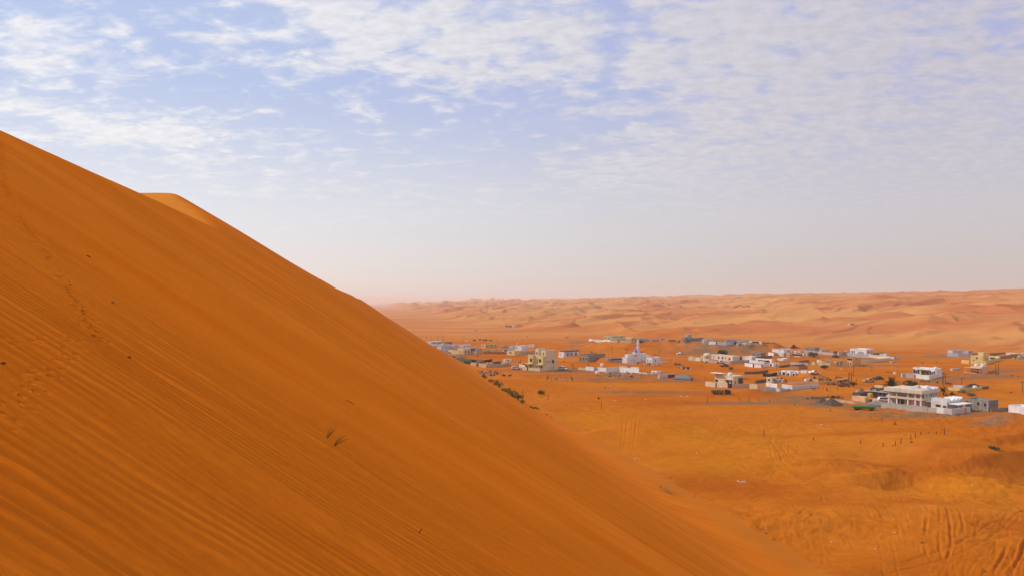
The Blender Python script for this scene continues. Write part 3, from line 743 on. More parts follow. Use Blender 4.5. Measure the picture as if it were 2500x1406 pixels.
# beige hut, green net yard, cream gate yard
Hb = h('square beige hut with a dark awning near the left dune edge', 1104, 1117, 1127, 875, 10, 'beige', [(.4, .45, 2.2, .8)], 0, name='hut', cat='hut')
canopy(Hb.e, Hb.mu+.1, Hb.mu+5.5, 0, 4.2, Hb.h*.72, 'brown')
wall('green shade-net fence round a farm yard beside the dune edge', [(1117, 886), (1134, 888), (1152, 888)], 8, 'green', name='netting_fence', cat='fence', posts=3.0)
wall('dark green netting at the back of the green farm yard', [(1112, 879), (1132, 880), (1158, 882)], 6, 'green', name='netting_fence', cat='fence')
wall('ochre plastered yard wall with brown gate left of the twin-topped gatehouse', [(1150, 891), (1163, 893), (1188, 897)], 7, 'beige', gates=[(1, .0, .25, 'brown')], cope='cream')
Hg = h('ochre gatehouse with two round topped posts', 1187, 1190, 1206, 897, 10, 'beige', 0, 0, name='gatehouse', cat='gatehouse', th=48)
for q in (.18, .72): MB().lathe([(.62, Hg.h-.1), (.62, Hg.h+.25), (.5, Hg.h+.55), (.22, Hg.h+.75), (.05, Hg.h+.8)], 10, (Hg.mu*q, .7)).build('finial', 'beige', Hg.e)
wall('ochre yard wall running right from the twin-topped gatehouse', [(1206, 896), (1225, 894), (1243, 889)], 6.5, 'beige', cope='cream')
h('black goat-hair shelter behind the ochre yard wall, left', 1151, 1153, 1166, 884, 5, 'black', 0, 0, name='shelter', cat='shelter', roof='black')
h('brown low shelter behind the ochre gatehouse', 1168, 1170, 1187, 886, 6, 'mud', 0, 0, name='shelter', cat='shelter', roof='beige')
h('long dark open fronted shelter behind the gatehouse', 1186, 1188, 1202, 884, 6, 'black', 0, 0, name='shelter', cat='shelter', roof='cream')
h('blue-black sheet shelter inside the yard right of the gatehouse', 1204, 1206, 1223, 890, 7, 'dgrey', 0, 0, name='shelter', cat='shelter', roof='blue')
h('small white cabin leaning on the sand left of the cream villa', 1229.5, 1232, 1249, 884, 8, 'white', 0, 1, name='cabin', cat='cabin', th=50)
# ---- cream villa
x, y, z, rz, lam, mu, low = frame(1288, 1325, 1359, 905, 45)
E = empty('villa', (x, y, z), rz, 'two storey cream villa with stepped roofs behind its own low wall', 'villa')
U = y/F
V = House(); V.lam, V.mu, V.e = lam, mu, E
m1 = MB(); shell(m1, 2.2, mu, .1, lam, -1.5, 7.4, .5); m1.build('wall', 'cream', E)
MB().box(2.4, mu-.2, .4, lam-.2, 6.78, 6.92).build('roof', 'roof', E)
for (a, b, hh) in ((lam-3.3, lam-.05, 7.6), (.15, 3.3, 7.5)):
    m1 = MB(); shell(m1, .3, 2.19, a, b, -1.5, hh, .5)
    for q in (0, .36, .74): m1.box(.3, .55, a+(b-a)*q, a+(b-a)*(q+.2), hh+.002, hh+.45)
    m1.build('bay', 'lemon', E)
    H_ = House(); H_.lam, H_.mu, H_.h = lam, mu, 1.0
    wm = (a+b)/2+ (.4 if a < 1 else -.5)
    f = MB().box(.22, .297, wm-.75, wm+.75, 4.2, 6.0).build('window', 'frame', E); MB().box(.19, .217, wm-.68, wm+.68, 4.27, 5.93).build('pane', 'glass', f)
    canopy(E, -1.9, .28, a-.3, b+.3, 3.15, 'lemon', legs=True, legmat='cream')
    f = MB().box(.22, .297, (a+b)/2-.9, (a+b)/2+.9, .2, 2.6).build('door', 'brown', E)
for (x0, x1, a, b, hh) in ((3.4, 8.5, 6.2, 8.3, 10.9), (2.5, 10.0, .2, 3.2, 10.2)):
    m1 = MB(); shell(m1, x0, min(x1, mu-.1), a, b, 6.95, hh, .4); m1.build('penthouse', 'cream', E)
    f = MB().box(x0-.06, x0-.004, (a+b)/2-.35, (a+b)/2+.35, 7.9, 9.2).build('window', 'frame', E); MB().box(x0-.09, x0-.062, (a+b)/2-.3, (a+b)/2+.3, 7.95, 9.15).build('pane', 'glass', f)
V.h = 7.4
for a, b, w, hh in ((.33, .62, .55, .75), (.46, .62, .55, .75), (.74, .60, 1.7, 1.7), (.28, .17, .5, .7), (.46, .17, .5, .7), (.76, .2, .5, .5)): window(E, 'R', a, b, w, hh, V)
Ew = empty('yard_wall', (x, y, z), rz, 'cream boundary wall with piers in front of the cream villa', 'wall')
mb = MB(); mb.box(-2.6, -2.35, -.3, lam+1.2, -1.5, 1.45); mb.box(-2.34, mu+.3, -.3, -.06, -1.5, 1.45)
for q in range(7): mb.box(-2.68, -2.28, lam*q/6-.3, lam*q/6+.1, -1.5, 1.7)
mb.build('wall', 'cream', Ew); MB().box(-2.64, -2.3, lam*.72, lam*.72+1.3, -.2, 1.9).build('gate', 'brown', Ew)
wall('short cream wall left of the cream villa behind the white car', [(1268, 895), (1283, 898)], 7, 'cream')
Hs = h('lean-to with dark awning against the right side of the cream villa', 1360, 1362, 1370, 899, 6, 'beige', 0, 0, name='shelter', cat='shelter', roof='brown')
# ---- white house with dark parapet
Hw = h('white bungalow with a dark purple-grey parapet and four windows', 1364, 1377, 1413, 869, 10, 'white', [(.3, .3, .6, .8)], [(.25, .4, 1.3, 1.5), (.5, .4, 1.3, 1.5), (.8, .4, 1.6, 1.7)], th=48)
MB().box(.8, Hw.mu+.3, -.3, Hw.lam-.6, Hw.h+.01, Hw.h+.75).build('parapet', 'darkwall', Hw.e)
MB().box(1.2, Hw.mu*.45, -1.6, -.32, 1.9, 2.1).build('porch', 'lightgrey', Hw.e)
wall('broken low white wall in front of the dark parapet bungalow', [(1363, 871), (1375, 873), (1400, 872)], 3.5, 'offwhite')
Hk = h('large unfinished grey block hall with three holes in its pale end', 1413, 1436.5, 1478, 883, 17, 'block', [(.17, .42, 1.0, 1.1), (.5, .42, 1.0, 1.2), (.82, .42, 1.0, 1.2)], 0, th=40, par=.8, name='unfinished_building', cat='building')
MB().box(-.1, -.01, 0, Hk.lam, Hk.h*.62, Hk.h*.72).build('beam', 'beige', Hk.e)
wall('long low grey-white wall between block hall and mosque', [(1480, 879), (1502, 882), (1528, 884)], 6, 'white', gates=[(1, 0, .12, 'brown')])
h('low grey shed with dark side beside the mosque, left', 1482, 1484, 1521, 880, 6, 'grey', 0, [(.6, .4, 9, 1.0)], name='shed', cat='shed', roof='wroof', th=60, depth=14)
# ---- mosque
Mq = h('white mosque with purple dome and banded minaret', 1519, 1531, 1588, 886, 14, 'white', 0, 0, th=42, cat='mosque', name='mosque', depth=16)
e = Mq.e; u = Mq.y/F
m1 = MB(); shell(m1, 4.0, Mq.mu*.92, 2.0, Mq.lam*1.25, Mq.h-.9, Mq.h+1.4, .4); m1.build('prayer_hall', 'white', e)
dx, dy = Mq.mu*.52, Mq.lam*.7
MB().lathe([(1.9, Mq.h+.5), (1.9, Mq.h+2.2), (1.8, Mq.h+2.25)], 20, (dx, dy)).build('drum', 'white', e, smooth=False)
dm = MB().lathe([(1.65, Mq.h+2.2), (1.7, Mq.h+2.5), (1.55, Mq.h+3.0), (1.2, Mq.h+3.5), (.7, Mq.h+3.85), (.2, Mq.h+4.3), (.05, Mq.h+4.9)], 20, (dx, dy)).build('dome', 'purple', e, smooth=True)
mx, my = Mq.mu*.52, .95
zt = 55*u
mn = MB(); 
mn.lathe([(.80, -1), (.80, zt*.40), (1.0, zt*.41), (1.0, zt*.43), (.74, zt*.435), (.73, zt*.62), (.95, zt*.63), (.95, zt*.65), (.70, zt*.655), (.68, zt*.82), (.92, zt*.83), (.92, zt*.85), (.60, zt*.855), (.58, zt*.94), (.25, zt*.985), (.05, zt*1.03)], 12, (mx, my))
mo = mn.build('minaret', 'white', e)
for q in (.30, .41, .48, .56, .635, .70, .77, .835): MB().lathe([(.84 if q < .42 else .77, zt*q-.05), (.84 if q < .42 else .77, zt*q+.05)], 12, (mx, my)).build('ring', 'iron', mo)
for q in range(3): window(e, 'R', .16+.09*q, .42, .35, .7, Mq)
for a, b, w, hh in ((.62, .35, .5, 1.2), (.78, .5, .9, .5), (.86, .4, .8, 1.5)): window(e, 'R', a, b, w, hh, Mq)
h('white flat annexe joined to the right end of the mosque', 1577, 1592, 1614, 885, 12.5, 'white', [(.3, .35, .5, 1.1), (.7, .35, .5, 1.1)], [(.35, .4, .8, 1.5)], th=46, name='annexe', cat='building')
wall('low white wall along the foot of the mosque', [(1531, 888), (1575, 888.5), (1616, 887)], 3.5, 'offwhite', gates=[(0, .55, .66, 'brown')])
wall('tall bright white panels of the long white compound, left section', [(1431, 903), (1450, 905), (1459, 905), (1480, 907)], 9.5, 'white', gates=[(1, 0, .98, 'lightgrey')])
wall('long grey-lit white wall of the white compound, front section', [(1480.5, 907), (1512, 908), (1560, 910)], 11.5, 'white', cope='white')
wall('white inner wall along the back of the white compound', [(1512, 898), (1536, 899), (1560, 901)], 5, 'white')
wall('orange stub wall at the left end of the white compound', [(1413, 901), (1421, 902), (1432, 903)], 5, 'peach')
# far yellow compound on the rise
wall('pale yellow wall with white panels on the far left rise', [(1438, 831), (1448, 832), (1470, 833.5), (1490, 834.5)], 4.5, 'white', posts=6, cope='cream')
wall('pale yellow wall along the front of the far hilltop villa', [(1490, 835), (1515, 835.5), (1540, 836.5), (1551, 834)], 5, 'lemon', gates=[(0, .75, .9, 'brown')])
h('white roofed long house at the back of the far hilltop compound', 1474, 1490, 1526, 830, 9.5, 'lemon', 2, 2, roof='wroof', th=40)
h('white and blue house behind the panelled far wall', 1487, 1497, 1503, 833, 8, 'bluegrey', 2, 0)
h('cream house with dark shaded porch in the far hilltop compound', 1500, 1503, 1524, 833, 7, 'cream', 0, 3, roof='beige')
h('tall lemon yellow house at the right end of the far hilltop compound', 1526, 1541, 1553, 836, 13, 'lemon', 3, 2, th=44)
h('grey-green shed right of the tall lemon yellow house on the rise', 1552, 1556, 1577, 834, 8, 'sage', 1, 1, roof='wroof', name='shed', cat='shed')
wall('thin grey wall right of the far hilltop compound', [(1577, 832), (1589, 832)], 4, 'grey')
h('pinkish white small house on the far sand between two rises', 1588, 1590, 1613, 833, 5, 'pink', 0, 2, cat='house')
h('pink hut with dark roof beside the pinkish small house', 1610, 1613, 1622, 832, 7, 'pink', 0, 1, roof='darkwall', name='hut', cat='hut')
wall('long brown mud wall on the far sand right of the dark roofed hut', [(1615, 834), (1632, 833), (1649, 832)], 4, 'mud')
# western rise
Hu = h('grey unfinished house with a round water tower on the western rise', 1666, 1673, 1718, 837, 11, 'block', 1, [(.15, .4, 1.5, 1.4), (.45, .45, 1.2, 1.2), (.75, .45, 1.2, 1.2)], th=46, name='unfinished_building', cat='building', par=.7)
MB().lathe([(2.2, Hu.h-.5), (2.2, Hu.h+2.9), (2.0, Hu.h+3.0)], 16, (Hu.mu*.25, Hu.lam*.55)).build('tower', 'grey', Hu.e)
m1 = MB(); shell(m1, .3, Hu.mu*.4, .3, Hu.lam-.3, Hu.h-.6, Hu.h+.9, .3); m1.build('upper_storey', 'block', Hu.e)
h('low grey block outbuilding left of the round water tower house', 1652, 1655, 1667, 837, 5.5, 'block', 0, 2, name='shed', cat='shed')
h('pale house with flat dark awning behind the white panelled hilltop wall', 1714, 1719, 1741, 836, 8.5, 'offwhite', 1, 1)
wall('white panelled wall with a narrow brown gate on the western rise', [(1731, 840), (1749, 841), (1771, 842.5)], 7.5, 'white', gates=[(0, .92, 1.0, 'brown')], posts=4)
wall('side of the panelled wall on the western rise, its shade painted grey', [(1771.5, 842.5), (1781, 841.5), (1792, 840)], 7.5, 'lightgrey')  # same white wall turned from the sun, shade put in as grey plaster
Hbl = h('long house with bright blue roof sheets on the western rise', 1770, 1774, 1800, 839, 9, 'grey', 0, 0, roof='blue')
canopy(Hbl.e, 0, Hbl.mu*.9, -5, -.2, Hbl.h*.72, 'blue')
h('small grey hut with pale side below the blue roofed house', 1799, 1801, 1812, 844, 6.5, 'sage', 0, [(.5, .5, 2.2, 1.0)], name='hut', cat='hut', roof='wroof')
h('wide pale roofed house right of the blue roof on the western rise', 1797, 1802, 1829, 839, 7.5, 'pale', 0, 2, roof='wroof')
Hr = h('peach beige house with a recessed gallery at the right end of the western rise', 1828, 1859, 1863, 841, 8.5, 'peach', [(.55, .55, 6.5, 1.6)], 0, th=62)
wall('low brown wall trailing right from the western rise', [(1862, 838), (1876, 837.5), (1893, 838)], 2.5, 'mud')
h('distant farm of two white huts high on the dunes, white part', 2070, 2073, 2078, 793.5, 2.6, 'white', 0, 0, name='hut', cat='hut')
h('distant dark farm hut high on the dunes', 2078.5, 2080, 2084, 793, 3.6, 'dgrey', 0, 1, name='hut', cat='hut')
# beige long compound
wall('pale cream wall with openings at the left of the long beige compound', [(1681, 879), (1697, 880), (1712, 881)], 8.5, 'cream', posts=7)
Hd = h('beige round ended reception room beside two power poles', 1710, 1733, 1737, 882, 14, 'cream', 0, 0, th=60)
MB().lathe([(Hd.lam*.30, Hd.h-.4), (Hd.lam*.30, Hd.h+.5), (Hd.lam*.22, Hd.h+1.2), (.4, Hd.h+1.5)], 16, (Hd.mu*.4, Hd.lam*.35)).build('dome', 'cream', Hd.e)
h('long beige house with four square windows in the long compound', 1737, 1789, 1806, 882, 13, 'pale', [(.35, .5, 1.3, 1.5), (.53, .5, 1.3, 1.5), (.67, .5, .8, 1.2), (.85, .45, 1.5, 1.4)], 0, th=66, roof='peach')
Hl = h('dark open carport at the right end of the long beige house', 1789, 1791, 1812, 880, 8.5, 'darkwall', 0, 0, roof='pale', name='carport', cat='carport')
wall('beige front yard wall of the long compound', [(1721, 884), (1750, 885.5), (1783, 887)], 6.5, 'pale', posts=9)
wall('grey right section of the long compound yard wall', [(1783.5, 887), (1805, 886), (1830, 884)], 6.5, 'grey')
h('unfinished grey upper block behind the white house, centre of the village', 1835, 1857, 1869, 872, 11.5, 'block', 2, 2, th=50, name='unfinished_building', cat='building', par=.7)
h('plain white square house left of the unfinished grey block', 1818, 1835, 1846, 880, 10.5, 'white', 0, [(.5, .5, 1, 1.2)], th=50)
wall('low mud-grey wall right of the unfinished grey block', [(1846, 876), (1866, 874), (1885, 872)], 5, 'darkwall')
wall('pale wall behind the plain white square house', [(1801, 876), (1818, 877)], 8, 'pale')
h('long white roofed shed above the white front compound', 1845, 1884, 1889, 885, 8, 'white', [(.4, .35, 6, 1.0), (.75, .35, 3, 1.2)], 0, th=60, roof='wroof', name='shed', cat='shed')
wall('clean white wall below the plain white square house', [(1830, 885), (1850, 887), (1866, 888)], 7, 'white')
wall('white panelled front wall with a dark gate, centre of the village', [(1819, 893), (1840, 896), (1860, 897.5), (1875, 895)], 8, 'white', gates=[(0, .93, 1.0, 'brown'), (1, 0, .08, 'brown')], posts=5)
h('small white hut with dark doorway right of the white panelled front wall', 1878, 1889, 1903, 894, 7.5, 'white', [(.35, .4, 1.1, 1.4)], 0, name='hut', cat='hut')
# row of compounds further right
h('white compound house with long black roof, right of the western rise', 1885, 1914, 1934, 862, 9.5, 'white', 0, 1, roof='black', th=50)
wall('white and grey panelled wall below the black roofed compound', [(1876, 867), (1889, 868.5), (1898, 868), (1913, 869)], 7.5, 'white', gates=[(1, 0, .98, 'grey')])
wall('grey side wall right of the black roofed compound', [(1913.5, 869), (1925, 868)], 7, 'grey')
h('small peach house in front of the grey side wall', 1920, 1928, 1933, 870, 7.5, 'peach', 1, 1)
h('low dark roofed cream shed right of the small peach house', 1938, 1954, 1958, 871, 6.5, 'cream', [(.55, .7, 8, 1.2)], 0, name='shed', cat='shed', roof='darkwall', th=60)
h('tiny white cube house right of the black roofed compound', 1938, 1943, 1947, 862, 6, 'white', 1, 0)
h('grey unfinished house with a dark purple section behind the round tree', 1965, 1990, 2001, 857, 9, 'block', 2, 0, th=50, name='unfinished_building', cat='building')
h('low brown open shelter right of the grey unfinished house with purple section', 2001, 2004, 2026, 859, 6, 'pale', 0, 2, roof='mud', name='shelter', cat='shelter')
wall('long grey block wall running behind the round tree', [(1963, 860), (1995, 862.5), (2036, 867)], 5.5, 'grey', cope='lightgrey')
h('small cream doorway room at the left end of the long grey block wall', 1958, 1970, 1974, 868, 5.5, 'cream', [(.6, .45, 1.0, 1.5)], 0, name='hut', cat='hut')
h('pink house with dark awning beside a dark tree', 2044, 2048, 2072, 868, 9.5, 'pink', 0, 1, roof='dgrey')
h('small dark grey hut at the left of the pink house', 2035, 2037, 2045, 863, 6, 'dgrey', 0, 0, name='hut', cat='hut')
Hv = h('broad white two part villa with dark windows above a grey wall, back row', 2076, 2115, 2133, 866, 14, 'white', [(.12, .45, 1.0, 1.4), (.25, .45, .8, 1.2), (.55, .35, 1, 1), (.68, .35, 1, 1), (.8, .35, .8, 1)], [(.3, .5, 2, 1.4), (.7, .5, 1, 1.2)], th=52, roof='wroof', cat='villa', name='villa', band=True)
wall('grey block wall in front of the broad white villa', [(2069, 868), (2090, 871), (2120, 873.5)], 9, 'grey')
h('low grey block building right of the broad white villa', 2127, 2131, 2157, 870, 8.5, 'block', 0, 2, name='unfinished_building', cat='building')
h('pale grey outbuilding at the right end of the back row', 2147, 2164, 2170, 871, 7.5, 'lightgrey', [(.3, .35, .8, .8)], 0, th=60, name='shed', cat='shed')
h('small pale grey cube in front of the low grey block building', 2119, 2125, 2129, 869, 6, 'lightgrey', 0, 0, name='shed', cat='shed')
wall('long cream yard wall at the right end of the back row', [(2110, 871), (2140, 874), (2174, 877.5)], 7.5, 'cream')
wall('cream and grey return wall sloping to the right of the orange house', [(2098, 884), (2117, 885), (2140, 883), (2174, 879)], 7, 'pale')
wall('grey ribbed end fence at the far right of the back row', [(2174, 875), (2185, 876), (2198, 875)], 5, 'lightgrey', posts=2.4, name='sheet_fence', cat='fence')
wall('long beige wall with a small dark door, left of the lemon wall', [(1930, 889), (1948, 890), (1972, 891)], 6.5, 'pale', gates=[(1, .45, .52, 'brown')], cope='peach')
h('white roofed low sheds behind the long beige wall', 1950, 1953, 1975, 886, 5.5, 'dgrey', 0, 0, roof='wroof', name='shed', cat='shed')
wall('lemon yellow wall with a grey gate, centre right', [(1982, 890), (1989, 890.5), (1996, 890.5), (2027, 892)], 7, 'lemon', gates=[(1, 0, .98, 'lightgrey')])
h('white block rising behind the lemon yellow wall', 1994, 2000, 2005, 887, 8, 'white', 0, 0)
h('long brown roofed room behind the lemon yellow wall', 2005, 2007, 2030, 888, 6.5, 'pale', 0, 1, roof='mud')
wall('orange wall with white piers and gate left of the orange house', [(2030, 892), (2045, 892.5), (2053, 892.5), (2069, 893)], 8, 'orange', gates=[(1, .1, .9, 'lightgrey')], posts=6)
h('dark roofed room behind the orange wall', 2038, 2040, 2068, 889, 8, 'peach', 0, 1, roof='darkwall')
Ho = h('bright orange two storey house with a shaded brown-orange side', 2068, 2081, 2102, 893, 20, 'orange', [(.5, .82, 3.0, 1.3, 'glass', 'white'), (.25, .25, .5, 1.6), (.7, .25, .6, 1.6)], [(.5, .8, .9, .9)], th=50)
wall('dark brown wall of the long brown animal yard', [(1928, 899), (1950, 901), (1971, 899)], 7.5, 'mud', cope='darkwall')
h('long brown shelter roof along the back of the brown animal yard', 1902, 1905, 1930, 897, 5, 'darkwall', 0, 0, name='shelter', cat='shelter', roof='mud')
h('black netted shelter in the middle of the brown animal yard', 1931, 1934, 1966, 895, 4.5, 'darkwall', 0, 0, name='shelter', cat='shelter', roof='darkwall', th=62)
# middle row
wall('dark grey windbreak wall behind the white terrace, centre', [(1818, 913), (1840, 912.5), (1858, 911), (1875, 908)], 6.5, 'dgrey')
wall('black cloth windbreak in front of the dark grey one', [(1863, 918), (1880, 919), (1897, 915)], 7.5, 'black', name='cloth_windbreak', cat='windbreak')
h('sage grey tile house behind the black cloth windbreak', 1895, 1900, 1912, 914, 8, 'sage', 0, 1)
h('white terrace house with green front, left end of the white terrace', 1907, 1918, 1922, 915, 11, 'white', [(.6, .3, 1.6, 1.6)], 0, th=58)
h('white cube house in the middle of the white terrace', 1919, 1929, 1938, 916, 12, 'white', [(.5, .2, 1.2, 1.2)], 0, th=54)
h('low white terrace house with dark gap beside the white cube', 1938, 1949, 1954, 912, 7, 'white', 1, 0, th=60)
h('last low white house at the right end of the white terrace', 1955, 1969, 1974, 909, 4.5, 'white', 1, 0, th=60)
h('long flat white shed right of the white terrace', 1974, 1986, 1989, 909, 3.5, 'white', 0, 0, th=62, name='shed', cat='shed')
# cream villa compound, centre
Hm = h('cream villa with roof terrace and dark brown gate, centre of the village', 1745, 1790, 1815, 942, 24, 'cream', [(.1, .42, 1.5, 1.1), (.72, .38, 1.4, 1.9), (.9, .38, .7, 1.9)], [(.7, .45, 3.2, 2.8), (.2, .35, 1, 1)], th=52, cat='villa', name='villa')
m1 = MB(); shell(m1, .4, 3.6, Hm.lam*.62, Hm.lam, Hm.h-.5, Hm.h+.7, .3); m1.build('upper_storey', 'cream', Hm.e)
MB().box(-1.6, 1.5, Hm.lam*.55, Hm.lam+1.2, Hm.h+.75, Hm.h+.9).build('canopy', 'wroof', Hm.e)
MB().box(-.8, -.01, .8, Hm.lam*.5, Hm.h*.62, Hm.h*.68).build('balcony', 'pale', Hm.e)
MB().box(Hm.mu*.55, Hm.mu+1.2, -2.2, -.01, Hm.h*.66, Hm.h*.71).build('canopy', 'darkwall', Hm.e)
wall('cream front wall with a brown pedestrian gate and a wide brown gate, central villa', [(1723, 942), (1747, 944), (1776, 946), (1790, 947)], 12, 'cream', gates=[(1, .0, .12, 'brown'), (2, .08, .86, 'brown')])
wall('long beige side wall stretching right from the central cream villa', [(1790.5, 947), (1830, 947), (1850, 950), (1871, 956)], 12, 'beige')
h('low black goat-hair shelter behind the long beige side wall', 1843, 1848, 1876, 935, 6.5, 'darkwall', 0, 0, name='shelter', cat='shelter', roof='darkwall')
h('cream cube cabin with two windows above the white yard walls', 1871, 1884, 1896, 934, 13, 'cream', 1, 1, name='cabin', cat='cabin')
h('small pale blue white hut right of the cream cube cabin', 1894, 1899, 1908, 934, 8.5, 'bluegrey', 1, 1, name='hut', cat='hut')
h('narrow ochre hut beside the small pale blue one', 1909, 1911, 1915, 933, 6.5, 'yellow', 0, 0, name='hut', cat='hut')
wall('white yard wall with a square hole, left of the mud gap', [(1871, 942), (1885, 944), (1898, 946)], 9, 'white')
wall('broken mud wall filling the gap between two white yard walls', [(1898.5, 946), (1909, 948)], 7, 'mud')
wall('bright white wall section at the corner of the large white yard', [(1909.5, 948), (1934, 950.5)], 11, 'white')
wall('long side of the large white yard wall, its shade painted off-white', [(1934.5, 950.5), (1965, 948), (1998, 945)], 9.5, 'offwhite')  # shaded return of the white wall, darkened by its plaster colour
wall('cream back wall of the large white yard', [(1926, 936), (1960, 937), (1997, 937.5)], 4.5, 'cream')
wall('pale grey low wall with white gates below the white yards', [(1871, 954), (1893, 954), (1903, 955), (1915, 954)], 8, 'lightgrey', gates=[(1, 0, 1.0, 'white')])
wall('short pale green wall right of the low white gates', [(1915.5, 954), (1930, 952)], 5, 'sage')
# animal yards centre right
h('white box cabin at the left of the animal yards', 1966, 1968, 1979, 930, 6, 'white', 0, 0, name='cabin', cat='cabin', th=62)
wall('ochre mud wall of the animal yards beside the white box cabin', [(1980, 929), (1998, 931)], 5, 'beige')
Hsh = h('open shed with a white roof in the animal yards', 2040, 2044, 2072, 934, 7, 'mud', 0, [(.3, .4, 2, 1.2), (.7, .4, 2, 1.2)], name='shed', cat='shed', roof='wroof', par=.05)
h('low brown shelter of poles right of the white roofed shed', 2062, 2064, 2076, 939, 5, 'mud', 0, 0, name='shelter', cat='shelter', roof='mud')
h('grey crate hut under the round dark tree', 2093, 2095, 2101, 962-3, 6, 'sage', 0, 1, name='hut', cat='hut')
# left sheds below the white compound
Hf = h('farm shed with a sagging brown roof and grey tank boxes', 1607, 1610, 1649, 923, 9, 'lightgrey', 0, [(.75, .4, 4.5, 1.6)], th=56, name='shed', cat='shed', roof='beige')
wall('low white wall between white compound and farm shed', [(1561, 911), (1580, 913), (1596, 915)], 3.5, 'offwhite')
# right side
wall('dark grey slanting wall left of the unfinished pillared house', [(2082, 967), (2100, 966.5), (2123, 965)], 10, 'dgrey')
Hp = h('unfinished grey pillared house with debris on its roof, left of the big villa', 2122, 2165, 2180, 974, 22, 'block', [(.38, .42, 2.6, 2.6), (.62, .42, 1.6, 2.6), (.88, .4, 2.0, 3.0)], 0, th=60, name='unfinished_building', cat='building', par=.6)
MB().box(-.9, 0-.01, -.5, Hp.lam+1, Hp.h-.9, Hp.h-.6).build('canopy', 'grey', Hp.e)
rb = MB()
for i in range(26): a, b = rnd.uniform(-.6, 3), rnd.uniform(0, Hp.lam); s = rnd.uniform(.1, .35); rb.box(a, a+s*3, b, b+s, Hp.h-.5, Hp.h+s*1.4)
o_ = rb.build('rubble', 'dgrey', None, loc=Hp.loc, rz=Hp.rz); tag(o_, 'dark timber and rubble strewn along the unfinished pillared roof', 'rubble')
h('ochre flat house behind the unfinished pillared one', 2135, 2154, 2160, 950, 9, 'peach', 0, 0, th=60)
h('ochre wall building between the two big trees', 2160, 2186, 2194, 953, 8, 'lemon', 1, 0, th=60)
h('low peach workshop with a flat white roof, left of the tent', 2080, 2112, 2122, 982, 13, 'peach', 0, 0, th=60, roof='wroof', name='workshop', cat='workshop')
h('low peach store right of the peach workshop', 2122, 2145, 2152, 984, 9, 'peach', [(.2, .5, 1, 1.2)], 0, th=60, name='shed', cat='shed', roof='wroof')
wall('long peach boundary wall below the gravel heap and workshop', [(2018, 977), (2050, 981), (2085, 985), (2120, 988), (2140, 987)], 6, 'peach')
wall('dark brown wall left of the long peach boundary wall', [(1980, 973), (2000, 973.5), (2019, 973)], 6, 'mud')
# big villa
x, y, z, rz, lam, mu, low = frame(2165, 2251, 2290, 997, 55)
G_ = House(); G_.lam, G_.mu, G_.h = lam, mu, 6.0
E = empty('villa', (x, y, z), rz, 'large two storey pale grey villa with columned verandas and zigzag roof', 'villa')
m1 = MB(); m1.box(1.6, mu, .01, lam, -1.5, 2.55); m1.box(1.6, mu, 0.01, lam, 3.35, 4.85); m1.build('wall', 'sage', E)
MB().box(-.25, mu+.1, -.12, lam+.1, 2.56, 3.34).build('balcony', 'pale', E)
MB().box(-1.1, mu+.5, -.5, lam+.5, 4.86, 5.95).build('roof', 'pale', E)
for q in (.02, .17, .375, .69, .93):
    for a, b in ((-1.2, 2.55), (3.35, 4.85)): MB().box(-.1, .35, lam*q, lam*q+.42, a, b).build('column', 'white', E)
for a, b, m_ in ((.72, .985, 'curtain'), (.42, .68, 'curtain'), (.2, .36, 'offwhite')):
    f = MB().box(1.5, 1.597, lam*a, lam*b, 3.45, 4.8).build('window', 'frame', E); MB().box(1.45, 1.497, lam*a+.08, lam*b-.08, 3.5, 4.75).build('pane', m_, f)
for a, b, m_ in ((.80, .95, 'curtain'), (.70, .79, 'glass'), (.56, .66, 'glass'), (.44, .54, 'curtain'), (.2, .36, 'offwhite')):
    f = MB().box(1.5, 1.597, lam*a, lam*b, .3, 2.4).build('window', 'frame', E); MB().box(1.45, 1.497, lam*a+.08, lam*b-.08, .35, 2.35).build('pane', m_, f)
for a, w in ((.12, .45), (.30, .6), (.45, .35), (.56, 1.1), (.72, .5), (.88, .35)):
    window(E, 'R', a, .68, w, .9, G_)
zz = [(0, .1), (.14, .55), (.26, .1), (.42, .75), (.58, .75), (.72, .2), (.86, .35), (1, .1)]
for i in range(len(zz)-1):
    (a, h0), (b, h1) = zz[i], zz[i+1]; y0 = lam*a; y1 = lam*b; b0 = 5.953
    mb = MB(); mb.add([(-.9, y0, b0), (mu*.45, y0, b0), (mu*.45, y1, b0), (-.9, y1, b0), (-.9, y0, b0+h0*.35), (mu*.45, y0, b0+h0), (mu*.45, y1, b0+h1), (-.9, y1, b0+h1*.35)],
           [(0, 3, 2, 1), (4, 5, 6, 7), (0, 1, 5, 4), (1, 2, 6, 5), (2, 3, 7, 6), (3, 0, 4, 7)]); mb.build('roof_fold', 'pale', E)
for i, (xa, xb, ha, hb) in enumerate(((.5, .66, .1, .5), (.67, .82, .5, .05), (.83, 1.0, .6, .05))):
    mb = MB(); x0, x1 = mu*xa, mu*xb; b0 = 5.953; mb.add([(x0, -.2, b0), (x1, -.2, b0), (x1, lam*.6, b0), (x0, lam*.6, b0), (x0, -.2, b0+hb), (x1, -.2, b0+ha), (x1, lam*.6, b0+ha), (x0, lam*.6, b0+hb)],
           [(0, 3, 2, 1), (4, 5, 6, 7), (0, 1, 5, 4), (1, 2, 6, 5), (2, 3, 7, 6), (3, 0, 4, 7)]); mb.build('roof_fold', 'offwhite', E)
for i in range(7):
    mb = MB(); a = lam*rnd.uniform(.15, .6); b = rnd.uniform(mu*.47, mu*.49); 
def rloc(E_, p): return E_.location+Matrix.Rotation(rz, 3, 'Z') @ Vector(p)
tank(rloc(E, (mu*.48, lam*.08, 5.95)), 'white square-ish water tank on the right of the big villa roof', 1.0, 1.3)
